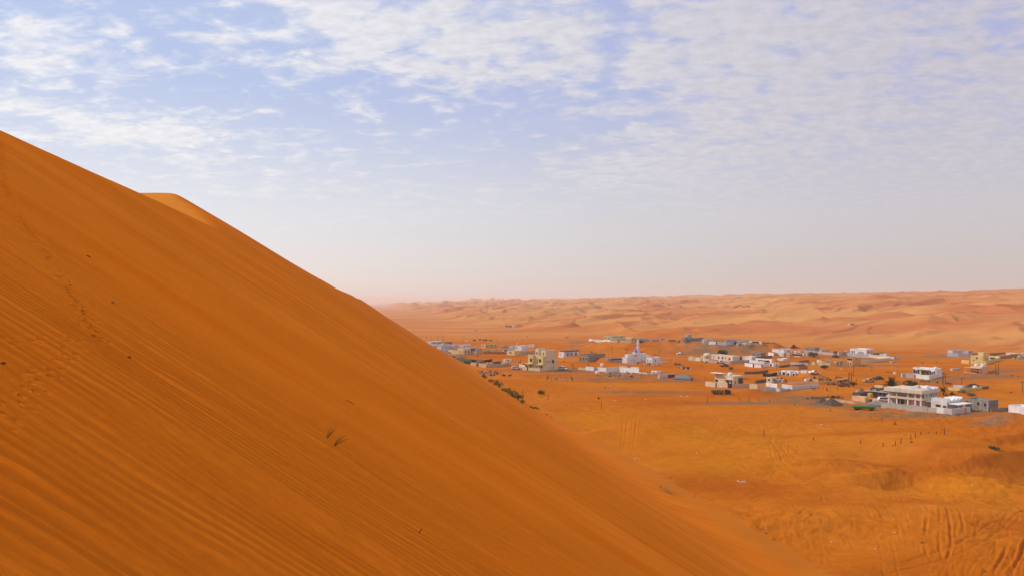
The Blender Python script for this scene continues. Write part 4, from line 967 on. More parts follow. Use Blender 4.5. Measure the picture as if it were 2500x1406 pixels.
tank(rloc(E, (mu*.49, lam*.32, 5.95)), 'grey-green water tank on the middle of the big villa roof', .6, 1.2, 'sage')
canopy(E, 1.6, mu*.72, -3.2, -.14, 2.3, 'wroof', legmat='iron')
wall('pale grey-green front boundary wall of the big villa', [(2152, 994), (2205, 999), (2264, 1005)], 12.5, 'sage', cope='pale')
wall('tall olive grey sliding gate between the two right villas', [(2264.5, 1005), (2287, 1007)], 12, 'sage', name='sliding_gate', cat='gate', thick=.12)
Hz = h('single storey pale villa with zigzag parapets right of the big villa', 2273, 2312, 2352, 1003, 23, 'offwhite', [(.45, .5, 1.7, .9), (.85, .46, 1.1, .8)], [(.2, .8, .5, .4)], th=58, cat='villa', name='villa')
for i in range(4):
    y0, y1 = Hz.lam*(.02+.245*i), Hz.lam*(.02+.245*i+.24); mb = MB(); b0 = Hz.h+.003
    mb.add([(.1, y0, b0), (3.5, y0, b0), (3.5, y1, b0), (.1, y1, b0), (.1, y0, b0+.05), (3.5, y0, b0+.1), (3.5, y1, b0+.95), (.1, y1, b0+.6)], [(0, 3, 2, 1), (4, 5, 6, 7), (0, 1, 5, 4), (1, 2, 6, 5), (2, 3, 7, 6), (3, 0, 4, 7)]); mb.build('roof_fold', 'offwhite', Hz.e)
for i in range(3):
    x0, x1 = Hz.mu*(.28+.24*i), Hz.mu*(.28+.24*i+.23); mb = MB(); b0 = Hz.h+.003
    mb.add([(x0, .1, b0), (x1, .1, b0), (x1, 3.4, b0), (x0, 3.4, b0), (x0, .1, b0+.05), (x1, .1, b0+.95), (x1, 3.4, b0+.95), (x0, 3.4, b0+.05)], [(0, 3, 2, 1), (4, 5, 6, 7), (0, 1, 5, 4), (1, 2, 6, 5), (2, 3, 7, 6), (3, 0, 4, 7)]); mb.build('roof_fold', 'wroof', Hz.e)
canopy(Hz.e, .3, Hz.mu*.85, -3.6, -.14, 2.35, 'wroof')
wall('pale boundary wall round the zigzag villa with a slim brown door', [(2287.5, 1007), (2305, 1009), (2323, 1011.5), (2358, 1007), (2369, 1006)], 14, 'offwhite', gates=[(2, .92, .99, 'brown')])
Hq = h('grey unfinished block house with two square holes, far right', 2358, 2413, 2437, 1004, 27, 'block', [(.56, .62, 1.0, 1.3), (.86, .58, .9, 1.2), (.15, .6, .1, .1)], 0, th=60, name='unfinished_building', cat='building', par=.7)
for q in (0, .32, .66, .97):
    MB().box(-.05, -.003, Hq.lam*q, Hq.lam*q+.4, -.5, Hq.h-.3).build('pillar', 'grey', Hq.e)
for q in (.1, .3, .5, .7, .9, 1.3): MB().tube([(1+Hq.mu*.3*(q > .5), Hq.lam*min(q, .95), Hq.h-.3), (1+Hq.mu*.3*(q > .5), Hq.lam*min(q, .95), Hq.h+1.1)], .03, 4).build('rebar', 'rust', Hq.e)
wall('dark grey block wall right of the unfinished block house', [(2420, 1005), (2445, 1003), (2470, 1002)], 9, 'block')
h('long bright white shed cut by the right edge of the view', 2462, 2530, 2560, 1022, 25, 'white', 0, 0, th=70, roof='wroof', name='shed', cat='shed', depth=14)
# white show villa
Hx = h('bright white villa with tall blue-grey windows and a lime panel', 2229, 2283, 2299, 919, 19.5, 'white', [(.06, .5, 1.1, 2.1), (.15, .45, .8, 1.7), (.25, .5, 1.1, 2.1), (.48, .42, 2.6, 2.3), (.64, .42, 2.3, 2.0), (.77, .45, 1.1, 2.1), (.87, .42, .8, 1.6), (.96, .45, .8, 1.9)], [(.45, .45, .7, 1.2)], th=57, cat='villa', name='villa', band=False)
MB().box(-.12, -.07, Hx.lam*(1-.385), Hx.lam*(1-.30), .3, Hx.h*.78).build('panel', 'limegreen', Hx.e)
MB().box(-.8, -.01, Hx.lam*.27, Hx.lam*.7, Hx.h*.8, Hx.h*.86).build('canopy', 'white', Hx.e)
tank(on_roof(Hx, .35, .08), 'white round water tank on the right of the white villa roof', .8, 1.2)
wall('white boundary wall with two grey gates round the white villa', [(2201, 920), (2214, 921), (2232, 922), (2237, 922.5), (2268, 926), (2302, 918)], 10, 'white', gates=[(0, .15, .9, 'iron'), (2, .05, .95, 'iron')])
wall('low pale wall running left behind the white villa', [(2205, 913), (2228, 912)], 3, 'lightgrey')
# top right
wall('pale grey front wall of the far right grey compound', [(2313, 869), (2340, 870), (2369, 870.5), (2376, 868)], 8, 'bluegrey', gates=[(1, .92, .98, 'dgrey')])
h('tall pale grey block at the left of the far right grey compound', 2313, 2326, 2350, 867, 12, 'lightgrey', [(.5, .45, .6, .6)], 0)
h('white roofed house at the right of the far right grey compound', 2347, 2364, 2375, 864, 8, 'grey', 0, 1, roof='wroof')
wall('brown shaded wall between grey compound and yellow house', [(2372, 869), (2385, 869), (2401, 868)], 7, 'mud')
Hy = h('mustard yellow villa with a stepped front, far right', 2369.5, 2400, 2414, 884, 16, 'yellow', [(.5, .6, 1.0, 1.2), (.85, .55, .5, .6), (.25, .25, 1, .8)], [(.5, .5, 1.0, 1.0)], th=56, cat='villa', name='villa')
m1 = MB(); shell(m1, 1, 5, .2, 3.2, Hy.h-.6, Hy.h+2.0, .3); m1.build('penthouse', 'lemon', Hy.e)
wall('mustard yellow boundary wall round the far right villa', [(2348, 886), (2370, 887.5), (2407, 889.5), (2425, 884), (2442, 880)], 8.5, 'yellow', gates=[(0, .85, .97, 'brown')])
h('lemon yellow rear room inside the mustard boundary', 2413, 2439, 2442, 879, 10, 'lemon', [(.4, .4, 3.2, 1.2)], 0, th=60)
wall('long brown wall right of the mustard villa', [(2442, 876), (2460, 873), (2484, 869)], 7, 'mud')
h('long dark brown shelter behind the mustard villa', 2412, 2416, 2455, 868, 6.5, 'mud', 0, [(.3, .4, 5, 1.2)], name='shelter', cat='shelter', roof='darkwall', th=62)
h('white roofed farm house near the right edge beyond the brown wall', 2456, 2484, 2492, 868, 6, 'pale', 1, 0, roof='wroof', th=62)
h('peach topped house at the top right edge', 2492, 2506, 2512, 867, 7, 'peach', 1, 0, th=62)
h('grey green clutter shed at the right edge below the peach topped house', 2484, 2489, 2510, 876, 8, 'sage', 1, 2, name='shed', cat='shed', roof='dgrey')
Hpe = h('peach house with a flat front canopy and two roof tanks, far right', 2369, 2398, 2412, 912, 18, 'peach', [(.45, .15, 4.5, 1.0), (.7, .55, .8, 1.2)], 0, th=57)
canopy(Hpe.e, -2.2, -.01, Hpe.lam*.05, Hpe.lam+2, Hpe.h*.74, 'peach', legmat='peach')
tank(on_roof(Hpe, .5, .75), 'white tank on the left of the peach house roof', .75, 1.3)
tank(on_roof(Hpe, .3, .12), 'white tank on the right corner of the peach house roof', .8, 1.5)
wall('thin peach kerb wall left of the peach house', [(2354, 909), (2385, 911)], 2, 'peach')
wall('wire and post fence right of the peach house', [(2413, 911), (2430, 908)], 5, 'mud', name='mesh_fence', cat='fence', thick=.06)
wall('ochre boundary wall round the black tent yard, right', [(2316, 951), (2345, 953), (2378, 953), (2398, 949)], 6.5, 'yellow', cope='lemon')
wall('yellow back wall of the black tent yard', [(2352, 945), (2400, 945)], 6, 'yellow')
wall('dark cloth fence at the right end of the black tent yard', [(2398.5, 949), (2413, 946)], 5, 'dgrey', name='cloth_fence', cat='fence')
h('white cabin inside the black tent yard', 2327, 2350, 2357, 948, 6.5, 'bluegrey', 0, 0, th=62, name='cabin', cat='cabin', roof='wroof')
h('long grey-white trailer cabin on the sand right of the white villa', 2322, 2325, 2344, 904, 5, 'lightgrey', 0, 0, name='cabin', cat='cabin', roof='wroof', depth=2.6, th=62)
tank(on_roof(Hm, .25, .3), 'white water tank on the roof of the central cream villa', .95, 1.7)

# infill of the crowded parts
h('tiny grey store between the pale blue-grey house and the long cream garden wall', 1096, 1100, 1107, 858, 5, 'lightgrey', 1, 0, name='shed', cat='shed')
h('white walled roof room above the long violet-grey yard building', 1048, 1054, 1064, 846, 5.5, 'offwhite', 1, 1, roof='wroof')
h('thin pale house farthest back above the left end of the village', 1052, 1060, 1077, 838, 4, 'offwhite', 0, 2, roof='wroof')
h('cream cabin half behind the dune edge above the green netting', 1084, 1092, 1103, 870, 5, 'cream', 1, 1, name='cabin', cat='cabin')
h('flat grey shed behind the beige yard wall, below the yellow house', 1150, 1154, 1170, 853, 4.5, 'lightgrey', 0, 2, name='shed', cat='shed', roof='wroof')
h('small white room between narrow beige house and tall white block', 1243, 1248, 1258, 852, 6, 'white', 1, 1)
wall('low grey wall far behind the tall white block house', [(1240, 847), (1262, 847), (1290, 849)], 3.5, 'lightgrey')
wall('pale yard wall joining mosque annexe and open sand', [(1614, 885), (1622, 884), (1630, 883)], 3, 'offwhite')
h('white store with dark door between white terrace and brown yard', 1934, 1941, 1950, 917, 7, 'white', [(.5, .4, 1, 1.4)], 1)
h('small beige room at the left end of the long cream opening wall', 1682, 1690, 1697, 877, 7, 'cream', 1, 1)
h('pale low house between blue roofed house and peach gallery house', 1812, 1820, 1832, 842, 5.5, 'offwhite', 1, 1, roof='wroof')
h('small yellow room beside the peach gallery house on the rise', 1824, 1828, 1834, 843, 6, 'yellow', 1, 0, name='hut', cat='hut')
h('white flat house behind the peach and pink huts, back row centre', 1948, 1954, 1962, 860, 5, 'offwhite', 1, 1)
h('low grey house between the pink house and the broad white villa', 2062, 2068, 2078, 861, 5.5, 'lightgrey', 1, 1)
h('white room on the right of the cream yard wall, back row', 2134, 2142, 2152, 874, 6, 'offwhite', 1, 1)
h('long low white shed under the black roofed compound', 1897, 1912, 1926, 880, 4.5, 'white', 0, 2, name='shed', cat='shed', roof='wroof')
wall('grey wall linking the beige compound to the plain white square house', [(1790, 876), (1806, 875.5), (1820, 875)], 5.5, 'lightgrey')
h('grey block store beside the dark round tree and pole frame', 2096, 2101, 2108, 955, 6.5, 'block', 1, 0, name='shed', cat='shed')
h('small white pump house on the sand left of the white villa', 2184, 2186, 2190, 913, 5.5, 'cream', 0, 0, name='pump_house', cat='hut')
h('small beige pump house at the end of the back row', 2172, 2178, 2186, 886, 5, 'beige', 1, 0, name='pump_house', cat='hut')
# ---------------------------------------------------------------- tanks, tents, heaps
tank(atz(1470, 893.5), 'white pedestal tank behind the long white compound wall', .9, 1.6)
tank(atz(1458, 917), 'white round tank on a brown iron stand before the white compound', 1.0, 1.4, stand=1.0)
tank(atz(1594, 912), 'slim white tank at the left of the row of three farm tanks', .75, 1.6)
tank(atz(1602, 912), 'wide white tank in the middle of the row of three farm tanks', 1.1, 1.5)
tank(atz(1613, 911), 'pale green-white tank at the right of the row of three farm tanks', .7, 1.3, 'sage')
tank(atz(2125, 972), 'yellow barrel tank by the peach workshop', .9, 2.0, 'ytank')
tank(atz(1116.5, 844), 'small white tank among the left houses', .7, 1.0)
tank(atz(2380, 947), 'white round tank before the black tent', .8, 1.1)
def tent(px, py, wpx, hpx, dep, label, mat='stripe', rz=0.3, low=.45):
    x, y, z = atz(px, py); w = wpx/F*y; hh = hpx/F*y
    e = empty('tent', (x, y, z), -rz, label, 'tent')
    mb = MB(); a, b = w/2, dep/2; zl = hh*low
    mb.add([(-a, -b, -.5), (a, -b, -.5), (a, b, -.5), (-a, b, -.5), (-a, -b, zl), (a, -b, zl), (a, b, zl), (-a, b, zl)], [(0, 1, 5, 4), (1, 2, 6, 5), (2, 3, 7, 6), (3, 0, 4, 7)]); mb.build('side_cloth', 'dgrey' if mat == 'stripe' else mat, e)
    mb = MB(); q = 1.06
    mb.add([(-a*q, -b*q, zl*.96), (a*q, -b*q, zl*.96), (a*q, b*q, zl*.96), (-a*q, b*q, zl*.96), (-a*.3, 0, hh), (a*.3, 0, hh)], [(0, 1, 5, 4), (1, 2, 5), (2, 3, 4, 5), (3, 0, 4)]); mb.build('roof_cloth', mat, e)
    mb = MB(); mb.box(-a*q, a*q, -b*q-.05, -b*q-.005, zl*.62, zl*.8); mb.box(-a*q, a*q, -b*q-.05, -b*q-.005, zl*.1, zl*.25); mb.build('trim', 'offwhite', e)
    for sx_ in (-1, 1): MB().tube([(sx_*a*.3, 0, hh*.98), (sx_*a*.3, 0, hh+.25)], .05, 5).build('pole', 'wood', e)
    return e
tent(2144, 990, 38, 13, 6, 'grey striped tent with a ridged top by the big villa wall', rz=.5)
tent(1668, 927, 40, 15, 7, 'grey striped farm tent right of the sagging roofed shed', rz=.4)
tent(2377, 945.5, 28, 9, 6, 'black peaked tent inside the ochre walled yard', 'black', rz=.5)
tent(1171, 884, 14, 8, 5, 'dark pointed tent behind the green netted yard', 'dgrey', rz=.3)
def heap(px, py, wpx, hpx, label, rgb, name='gravel_heap', cat='heap', seed=0):
    x, y, z = atz(px, py); w = wpx/F*y/2; hh = hpx/F*y; rs = random.Random(seed)
    n, m_ = 26, 9; mb = MB(); vs = []
    for i in range(m_+1):
        q = i/m_
        for k in range(n):
            a = 2*math.pi*k/n; r = w*q*(1+.12*math.sin(a*3+seed)+.06*math.sin(a*7+2*seed)); zz_ = hh*(1-q)**1.0*(1+.03*rs.uniform(-1, 1))-.6*q*q
            if q == 0: zz_ = hh*.97
            vs.append((r*math.cos(a), r*math.sin(a)*.75, zz_))
    fs = [(i*n+k, i*n+(k+1) % n, (i+1)*n+(k+1) % n, (i+1)*n+k) for i in range(m_) for k in range(n)]
    fs = [f[::-1] for f in fs]; mb.add(vs, fs)
    o = mb.build(name, paint(name+str(seed), rgb, .95, .1, .3, 1.5, .5), None, loc=(x, y, z), smooth=True); tag(o, label, cat); return o
heap(2030, 987, 62, 16, 'tall dark grey gravel heap before the peach boundary wall', (.12, .085, .055), seed=1)
heap(2005, 982, 44, 12, 'lower grey gravel heap left of the tall one', (.145, .10, .065), seed=2)
# ---------------------------------------------------------------- rubbish heaps and pens
def junk(px, py, wpx, dpy, n, label, name='scrap_heap', cat='scrap', seed=1, cols=('rust', 'wood', 'dgrey', 'plastic', 'hay'), hm=.9):
    x, y, z = atz(px, py); w = wpx/F*y/2; rs = random.Random(seed)
    y2 = at(px, py-dpy)[1]; d = max(1.5, abs(y2-y)); e = empty(name, (x, y+d/2, z), 0, label, cat)
    groups = {}
    for i in range(n):
        a = rs.uniform(-w, w); b = rs.uniform(-d/2, d/2); zz_ = zg(x+a, y+d/2+b)-z; s = rs.uniform(.12, .45); c = rs.choice(cols)
        mb = groups.setdefault(c, MB()); k = rs.random()
        if k < .4: mb.box(a-s, a+s, b-s, b+s, zz_-.1, zz_+rs.uniform(.3, 1)*hm, s*.3, s*.3)
        elif k < .7: mb.tube([(a-s*2, b, zz_+.05), (a+s*2, b+rs.uniform(-1, 1), zz_+rs.uniform(.1, 1.0)*hm)], .06, 5)
        else: mb.tube([(a, b, zz_-.1), (a+rs.uniform(-.3, .3), b, zz_+rs.uniform(.6, 1.5)*hm)], .05, 5)
    nm = {'rust': 'scrap_iron', 'wood': 'timber', 'dgrey': 'sheet', 'plastic': 'plastic_scrap', 'hay': 'straw', 'black': 'tarpaulin', 'brown': 'planks', 'blue': 'barrels', 'grey': 'blocks'}
    for c, mb in groups.items(): mb.build(nm.get(c, 'scrap'), c, e)
    return e
junk(1519, 921, 62, 11, 90, 'wide brown scrap and brushwood heap below the white compound', seed=2)
junk(1190, 918, 50, 10, 70, 'dark heap of tarpaulins and poles by the dune edge, left', seed=3, cols=('black', 'dgrey', 'plastic', 'wood', 'black'), hm=1.3)
junk(2067, 944, 26, 7, 45, 'brown pile of branches and iron under the pole ladder', seed=4, cols=('rust', 'wood', 'brown'), hm=1.2)
junk(2012, 930, 60, 8, 70, 'dark clutter of feed racks in the animal yards', seed=5, cols=('dgrey', 'wood', 'black', 'hay'), hm=1.1)
junk(2035, 939, 22, 5, 30, 'low dark brushwood pile right of the animal yards', seed=6, cols=('wood', 'brown', 'hay'))
junk(1264, 884, 22, 4, 30, 'grey and white rubble before the leaning white cabin', seed=7, cols=('grey', 'plastic', 'dgrey'))
junk(1650, 880, 22, 6, 24, 'scattered boards on the sand right of the mosque annexe', seed=8, cols=('plastic', 'wood', 'grey'), hm=.5)
junk(1590, 892, 44, 6, 34, 'line of small boxes and boards before the mosque', seed=9, cols=('plastic', 'wood', 'rust'), hm=.8)
junk(1676, 901, 20, 4, 40, 'row of dark red and black bundles on the sand', seed=10, cols=('black', 'rust', 'plastic'), hm=1.2)
junk(1657, 891, 14, 3, 22, 'small heap of black cloth and poles left of the bundles', seed=11, cols=('black', 'wood'), hm=1.2)
junk(2045, 972, 40, 3, 40, 'low black brushwood behind the peach boundary wall', seed=12, cols=('black', 'wood'), hm=.7)
junk(2200, 950, 40, 3, 20, 'crates and scrap behind the big villa trees', seed=13, cols=('grey', 'plastic', 'wood'), hm=.6)
junk(1915, 931, 14, 5, 22, 'red and white bundles beside the ochre hut', seed=14, cols=('rust', 'plastic', 'brown'), hm=1.3)
junk(2487, 876, 14, 3, 20, 'grey drums and crates at the right edge', seed=15, cols=('grey', 'hay', 'dgrey'), hm=1.2)
junk(1365, 928, 24, 4, 22, 'white and blue junk inside the long iron stake pen', seed=16, cols=('plastic', 'blue', 'dgrey'), hm=.9)
def pen(pts, step, hm, label, rails=2, name='stake_pen', mat='rust', r=.05, closed=False):
    W = [atz(*p) for p in pts]; o = W[0]; e = empty(name, o, 0, label, 'fence'); prev = None; rl = MB()
    for i in range(len(W)-1):
        a, b = Vector(W[i]), Vector(W[i+1]); n = max(1, int((b-a).length/step))
        for k in range(n+(i == len(W)-2)):
            q = a.lerp(b, k/n); zz_ = zg(q.x, q.y); lean = rnd.uniform(-.12, .12)
            p0 = Vector((q.x-o[0], q.y-o[1], zz_-o[2]-.4)); p1 = Vector((q.x-o[0]+lean, q.y-o[1]+lean*.5, zz_-o[2]+hm*rnd.uniform(.8, 1.15)))
            MB().tube([p0, p1], r, 5).build('post', mat, e)
            if prev is not None and rails:
                for rr_ in range(rails): f = .45+.4*rr_; rl.tube([prev[0].lerp(prev[1], f), p0.lerp(p1, f)], r*.45, 4)
            prev = (p0, p1)
    if rails: rl.build('rail', mat, e)
    return e
pen([(1335, 929), (1358, 931), (1398, 932), (1395, 924), (1340, 922), (1335, 929)], 2.2, 1.9, 'long iron stake pen on the open sand below the cream villa')
pen([(1424, 930), (1450, 931), (1486, 934)], 1.3, 1.5, 'row of close brown stakes right of the long stake pen', 1)
pen([(1167, 912), (1195, 913), (1228, 915)], 1.6, 2.2, 'crooked pole fence behind the dark tarpaulin heap', 1)
pen([(1565, 922), (1566, 914)], 2.5, 2.0, 'two iron posts right of the scrap heap', 1)
pen([(1690, 928), (1705, 929), (1722, 931), (1722, 924)], 3.5, 1.5, 'thin wire fence right of the striped farm tent', 2, r=.035)
pen([(1970, 925), (1990, 926), (2020, 927)], 2.0, 1.7, 'dark pole fence of the animal yards', 2, mat='wood')
pen([(2026, 949), (2045, 950), (2044, 954)], 2.2, 1.6, 'small brown pole pen on the sand right of the white yard', 2, mat='wood')
pen([(1982, 948), (1999, 951), (2010, 950)], 2.5, 1.3, 'low shrubby pen behind the white yard corner', 1, mat='wood')
# faint wire fence that follows the track edge
pen([(2131, 1012), (2200, 1023), (2260, 1028), (2325, 1037), (2391, 1047), (2440, 1051), (2500, 1057)], 3.6, 1.25, 'long faint wire fence below the gravel track, right', 1, name='wire_fence', r=.022)
pen([(1640, 965), (1720, 972), (1806, 986)], 7, 1.0, 'sparse thin fence on the sand below the black truck', 0, name='wire_fence', r=.03)
# lone fence posts
posts = [(1727, 982, 16, 0), (1806, 978, 9, 0), (1828, 978, 9, 0), (1852, 979, 7, 0), (1879, 981, 7, 0), (1940, 990, 6, 0), (2027, 1003, 7, 0), (1865, 1066, 17, .02), (1986, 1074, 8, 0), (1338, 976, 13, 0), (1468, 996, 17, 0), (1276, 960, 11, 0),
 (1477, 948, 8, -.1), (1499, 946, 8, 0), (1362, 968, 3, 0), (2125, 1022, 6, 0), (2153, 1028, 9, 0), (2185, 1033, 8, 0), (2100, 1082, 9, .2), (2156, 1089, 10, 0), (2186, 1087, 12, 0), (2180, 1088, 4, 0), (2198, 1082, 14, .25), (2223, 1072, 11, .12), (2235, 1066, 11, 0), (2248, 1060, 7, 0), (2267, 1057, 4, 0), (2286, 1058, 7, 0), (2306, 1061, 16, 0)]
words = ['tall stake with black foot left of the fence row below the truck', 'first short stake of the fence row below the truck', 'second short stake of the fence row below the truck', 'third short stake of the fence row below the truck', 'fourth short stake of the fence row below the truck', 'lone stake below the grey gravel track', 'lone stake under the gravel heaps',
 'tallest lone stake beside the fanning tyre tracks', 'short stake right of the tallest lone one', 'tall stake near the green bushes on the dune edge', 'tall dark stake at the foot of the ochre slope', 'thin stake just right of the dune edge bushes', 'leaning stake below the scrap heap', 'thin stake right of the leaning one below the scrap heap', 'stump by the round green shrub',
 'stake below the green trailer', 'stake left of the small dark shrub', 'stake standing in the small dark shrub', 'tilted stake at the left of the curved stake line', 'upright stake low in the curved stake line', 'thick upright stake beside a stump', 'broken stump in the curved stake line', 'most strongly tilted stake of the curved line', 'tilted stake behind the small yellow-green shrub', 'upright stake just right of the yellow-green shrub', 'thin stake midway along the curved line', 'low stump near the end of the curved line', 'short stake before the tall end one', 'tall end stake of the curved line']
for (px, py, hp, ln), w in zip(posts, words):
    x, y, z = atz(px, py); hh = hp/F*y
    o = MB().tube([(0, 0, -.3), (ln*hh*.5, .02, hh*.5), (ln*hh, 0, hh)], [.10, .09, .08], 6).build('fence_post', 'rust', None, loc=(x, y, z)); tag(o, w, 'post', 'fence posts on the open sand')
# ---------------------------------------------------------------- utility poles
def upole(px, py, top, label, bar=True, r=.16):
    x, y, z = atz(px, py); hh = (py-top)/F*y
    e = empty('utility_pole', (x, y, z), rnd.uniform(-.5, .5), label, 'power pole', 'power poles through the village')
    MB().tube([(0, 0, -.5), (0, 0, hh)], [r, r*.7], 7).build('pole', 'wood', e)
    if bar:
        c = MB().box(-.9, .9, -.06, .06, hh-.55, hh-.42).build('crossarm', 'wood', e)
        for a in (-.8, 0, .8): MB().tube([(a, 0, hh-.415), (a, 0, hh-.15)], .06, 6).build('insulator', 'brown', c)
    return e
for px, py, tp, lb in ((1010, 830, 802, 'power pole rising at the dune edge, farthest left'), (1030, 833, 818, 'power pole second from the dune edge, far left'), (1041, 833, 820, 'faint power pole third from the dune edge'), (1053, 833, 821, 'faint power pole fourth from the dune edge'),
    (1066, 833, 818, 'left one of the close pair of poles behind the pale blue house'), (1070, 833, 818, 'right one of the close pair of poles behind the pale blue house'), (1080, 832, 817, 'left pole of the pair above the peach house'), (1083, 832, 817, 'right pole of the pair above the peach house'), (1129, 832, 819, 'single pole left of the palm grove'),
    (1306, 857, 838, 'left pole of the pair behind the cream villa'), (1309, 857, 838, 'right pole of the pair behind the cream villa'), (1396, 853, 842, 'single pole behind the dark parapet bungalow'), (1495, 865, 848, 'pole on the sand left of the mosque'),
    (1528, 865, 850, 'left pole of the pair just behind the mosque'), (1531, 865, 850, 'right pole of the pair just behind the mosque'), (1610, 870, 855, 'pole behind the mosque annexe'), (1711, 884, 865, 'left pole before the round ended room'), (1715, 884, 864, 'right pole before the round ended room'), (1742, 885, 867, 'single pole before the long beige house'),
    (1896, 901, 876, 'tall pole beside the brown animal yard'), (2084, 917, 890, 'tall pole before the bright orange house'), (2091, 930, 924, 'short thin pole right of the pole ladder'), (2258, 945, 927, 'pole below the white show villa'), (2304, 944, 909, 'thick dark pole right of the white villa'), (2301, 938, 907, 'left pole of the tall group by the white villa'), (2308, 937, 909, 'right pole of the tall group by the white villa'),
    (2348, 938, 921, 'pole behind the white cabin of the tent yard'), (2407, 908, 891, 'short thick pole before the peach house'), (2496, 957, 930, 'tall pole alone near the right edge')):
    upole(px, py, tp, lb, bar=(py > 850), r=.13)
def hframe(px0, px1, py, top, label, rungs):
    x0, y0, z0 = atz(px0, py); x1, y1, z1 = atz(px1, py); hh = (py-top)/F*y0; e = empty('transformer_frame', (x0, y0, z0), 0, label, 'power frame')
    d = Vector((x1-x0, y1-y0, z1-z0))
    for q in (Vector((0, 0, 0)), d): MB().tube([q+Vector((0, 0, -.5)), q+Vector((0, 0, hh))], .15, 7).build('pole', 'wood', e)
    for k in rungs: MB().tube([Vector((-.2, 0, hh*k)), d+Vector((.2, 0, hh*k-d.z))], .07, 5).build('crossarm', 'rust', e)
    b = d*.5; MB().box(b.x-.45, b.x+.45, b.y-.4, b.y+.4, hh*.02, hh*.28).build('transformer', 'iron', e)
hframe(2072.5, 2079, 937, 908, 'twin pole frame with ladder-like arms beside the dark round tree', (.2, .4, .58, .76, .92))
hframe(2431, 2438, 914, 887, 'twin pole transformer frame right of the peach house', (.1, .35, .45))
# ---------------------------------------------------------------- vehicles
def car(px, py, yaw, label, col='carwhite', kind='suv', cat='car', name='parked_car'):
    x, y, z = atz(px, py); e = empty(name, (x, y, z), yaw, label, cat)
    Lh, Wh = 2.35, .92
    body = [(-Lh, .45), (-Lh, .95), (-Lh+.1, 1.05), (Lh-1.1, 1.05), (Lh-.1, .88), (Lh, .6), (Lh, .42)]
    def prof(pts, w, name_, m_, par, taper=0.0):
        mb = MB(); n = len(pts); zt = max(p[1] for p in pts)
        mb.add([(a, -w+taper*(b > zt-.2), b) for a, b in pts]+[(a, w-taper*(b > zt-.2), b) for a, b in pts], [tuple(range(n)), tuple(range(2*n-1, n-1, -1))]+[(i, n+i, n+(i+1) % n, (i+1) % n) for i in range(n)]); return mb.build(name_, m_, par)
    prof(body, Wh, 'body', col, e)
    if kind == 'suv': cb = [(-Lh+.15, 1.053), (-Lh+.4, 1.62), (-Lh+.7, 1.74), (.55, 1.72), (1.35, 1.053)]
    else: cb = [(-.55, 1.053), (-.45, 1.62), (-.25, 1.72), (.65, 1.70), (1.35, 1.053)]
    cabn = prof(cb, Wh-.04, 'cabin', col, e, .14)
    gl = [(a*.97+.02, 1.12+(b-1.053)*.72) for a, b in cb]
    for s_ in (-1, 1):
        mb = MB(); n = len(gl); yy = s_*(Wh-.03); mb.add([(a, yy, b) for a, b in gl]+[(a, yy+s_*.012, b) for a, b in gl], [tuple(range(n)), tuple(range(n, 2*n))]+[(i, (i+1) % n, n+(i+1) % n, n+i) for i in range(n)]); mb.build('side_window', 'glass', e)
    MB().add([], []) if False else None
    x0, x1 = cb[-1][0]-.06, cb[-2][0]+.06
    mb = MB(); mb.add([(x0+.02, -.72, 1.12), (x0+.02, .72, 1.12), (x1+.05, .66, 1.62), (x1+.05, -.66, 1.62), (x0+.09, -.72, 1.14), (x0+.09, .72, 1.14), (x1+.12, .66, 1.64), (x1+.12, -.66, 1.64)], [(0, 3, 2, 1), (4, 5, 6, 7), (0, 1, 5, 4), (2, 3, 7, 6), (1, 2, 6, 5), (3, 0, 4, 7)]); mb.build('windscreen', 'glass', e)
    if kind == 'pickup': MB().box(-Lh+.1, -.65, -Wh+.1, Wh-.1, 1.053, 1.09).build('load_bed', 'dgrey', e)
    for a in (-1.45, 1.45):
        for s_ in (-1, 1):
            mb = MB(); n = 12; yy = s_*Wh; vs = [(a+.38*math.cos(2*math.pi*k/n), yy-.12, .38+.38*math.sin(2*math.pi*k/n)) for k in range(n)]+[(a+.38*math.cos(2*math.pi*k/n), yy+.1, .38+.38*math.sin(2*math.pi*k/n)) for k in range(n)]
            mb.add(vs, [tuple(range(n)), tuple(range(2*n-1, n-1, -1))]+[(k, n+k, n+(k+1) % n, (k+1) % n) for k in range(n)]); w = mb.build('wheel', 'tyre', e)
            mb = MB(); yy2 = yy+s_*.11; vs = [(a+.2*math.cos(2*math.pi*k/n), yy2-.02, .38+.2*math.sin(2*math.pi*k/n)) for k in range(n)]+[(a+.2*math.cos(2*math.pi*k/n), yy2+.02, .38+.2*math.sin(2*math.pi*k/n)) for k in range(n)]
            mb.add(vs, [tuple(range(n)), tuple(range(2*n-1, n-1, -1))]+[(k, n+k, n+(k+1) % n, (k+1) % n) for k in range(n)]); mb.build('rim', 'iron', w)
    for s_ in (-1, 1): MB().box(Lh-.05, Lh+.01, s_*.62-.14, s_*.62+.14, .68, .82).build('headlight', 'offwhite', e)
    return e
car(1260, 901, .1, 'white four-wheel drive parked left of the cream villa')
car(1279, 895, .2, 'dark car parked behind the short cream wall', 'carblack', 'sedan')
car(1375, 902, -.9, 'white four-wheel drive parked right of the cream villa')
car(1661, 865, .3, 'white pickup alone on the open sand right of the mosque', 'carwhite', 'pickup', 'pickup')
car(1729, 884, .1, 'white car before the round ended room', 'carwhite', 'sedan')
car(1758, 886, .0, 'white pickup before the long beige house wall', 'carwhite', 'pickup', 'pickup')
car(1987, 912, .2, 'white car at the right end of the white terrace', 'carwhite', 'sedan')
car(2040, 872, .4, 'black car with a white roof rack box left of the pink house', 'carblack', 'suv')
car(2144, 926, .2, 'black pickup alone on the sand behind the trees', 'carblack', 'pickup', 'pickup')
car(2121, 932, .15, 'sand coloured long pickup on the sand left of the palm', 'carbeige', 'pickup', 'pickup')
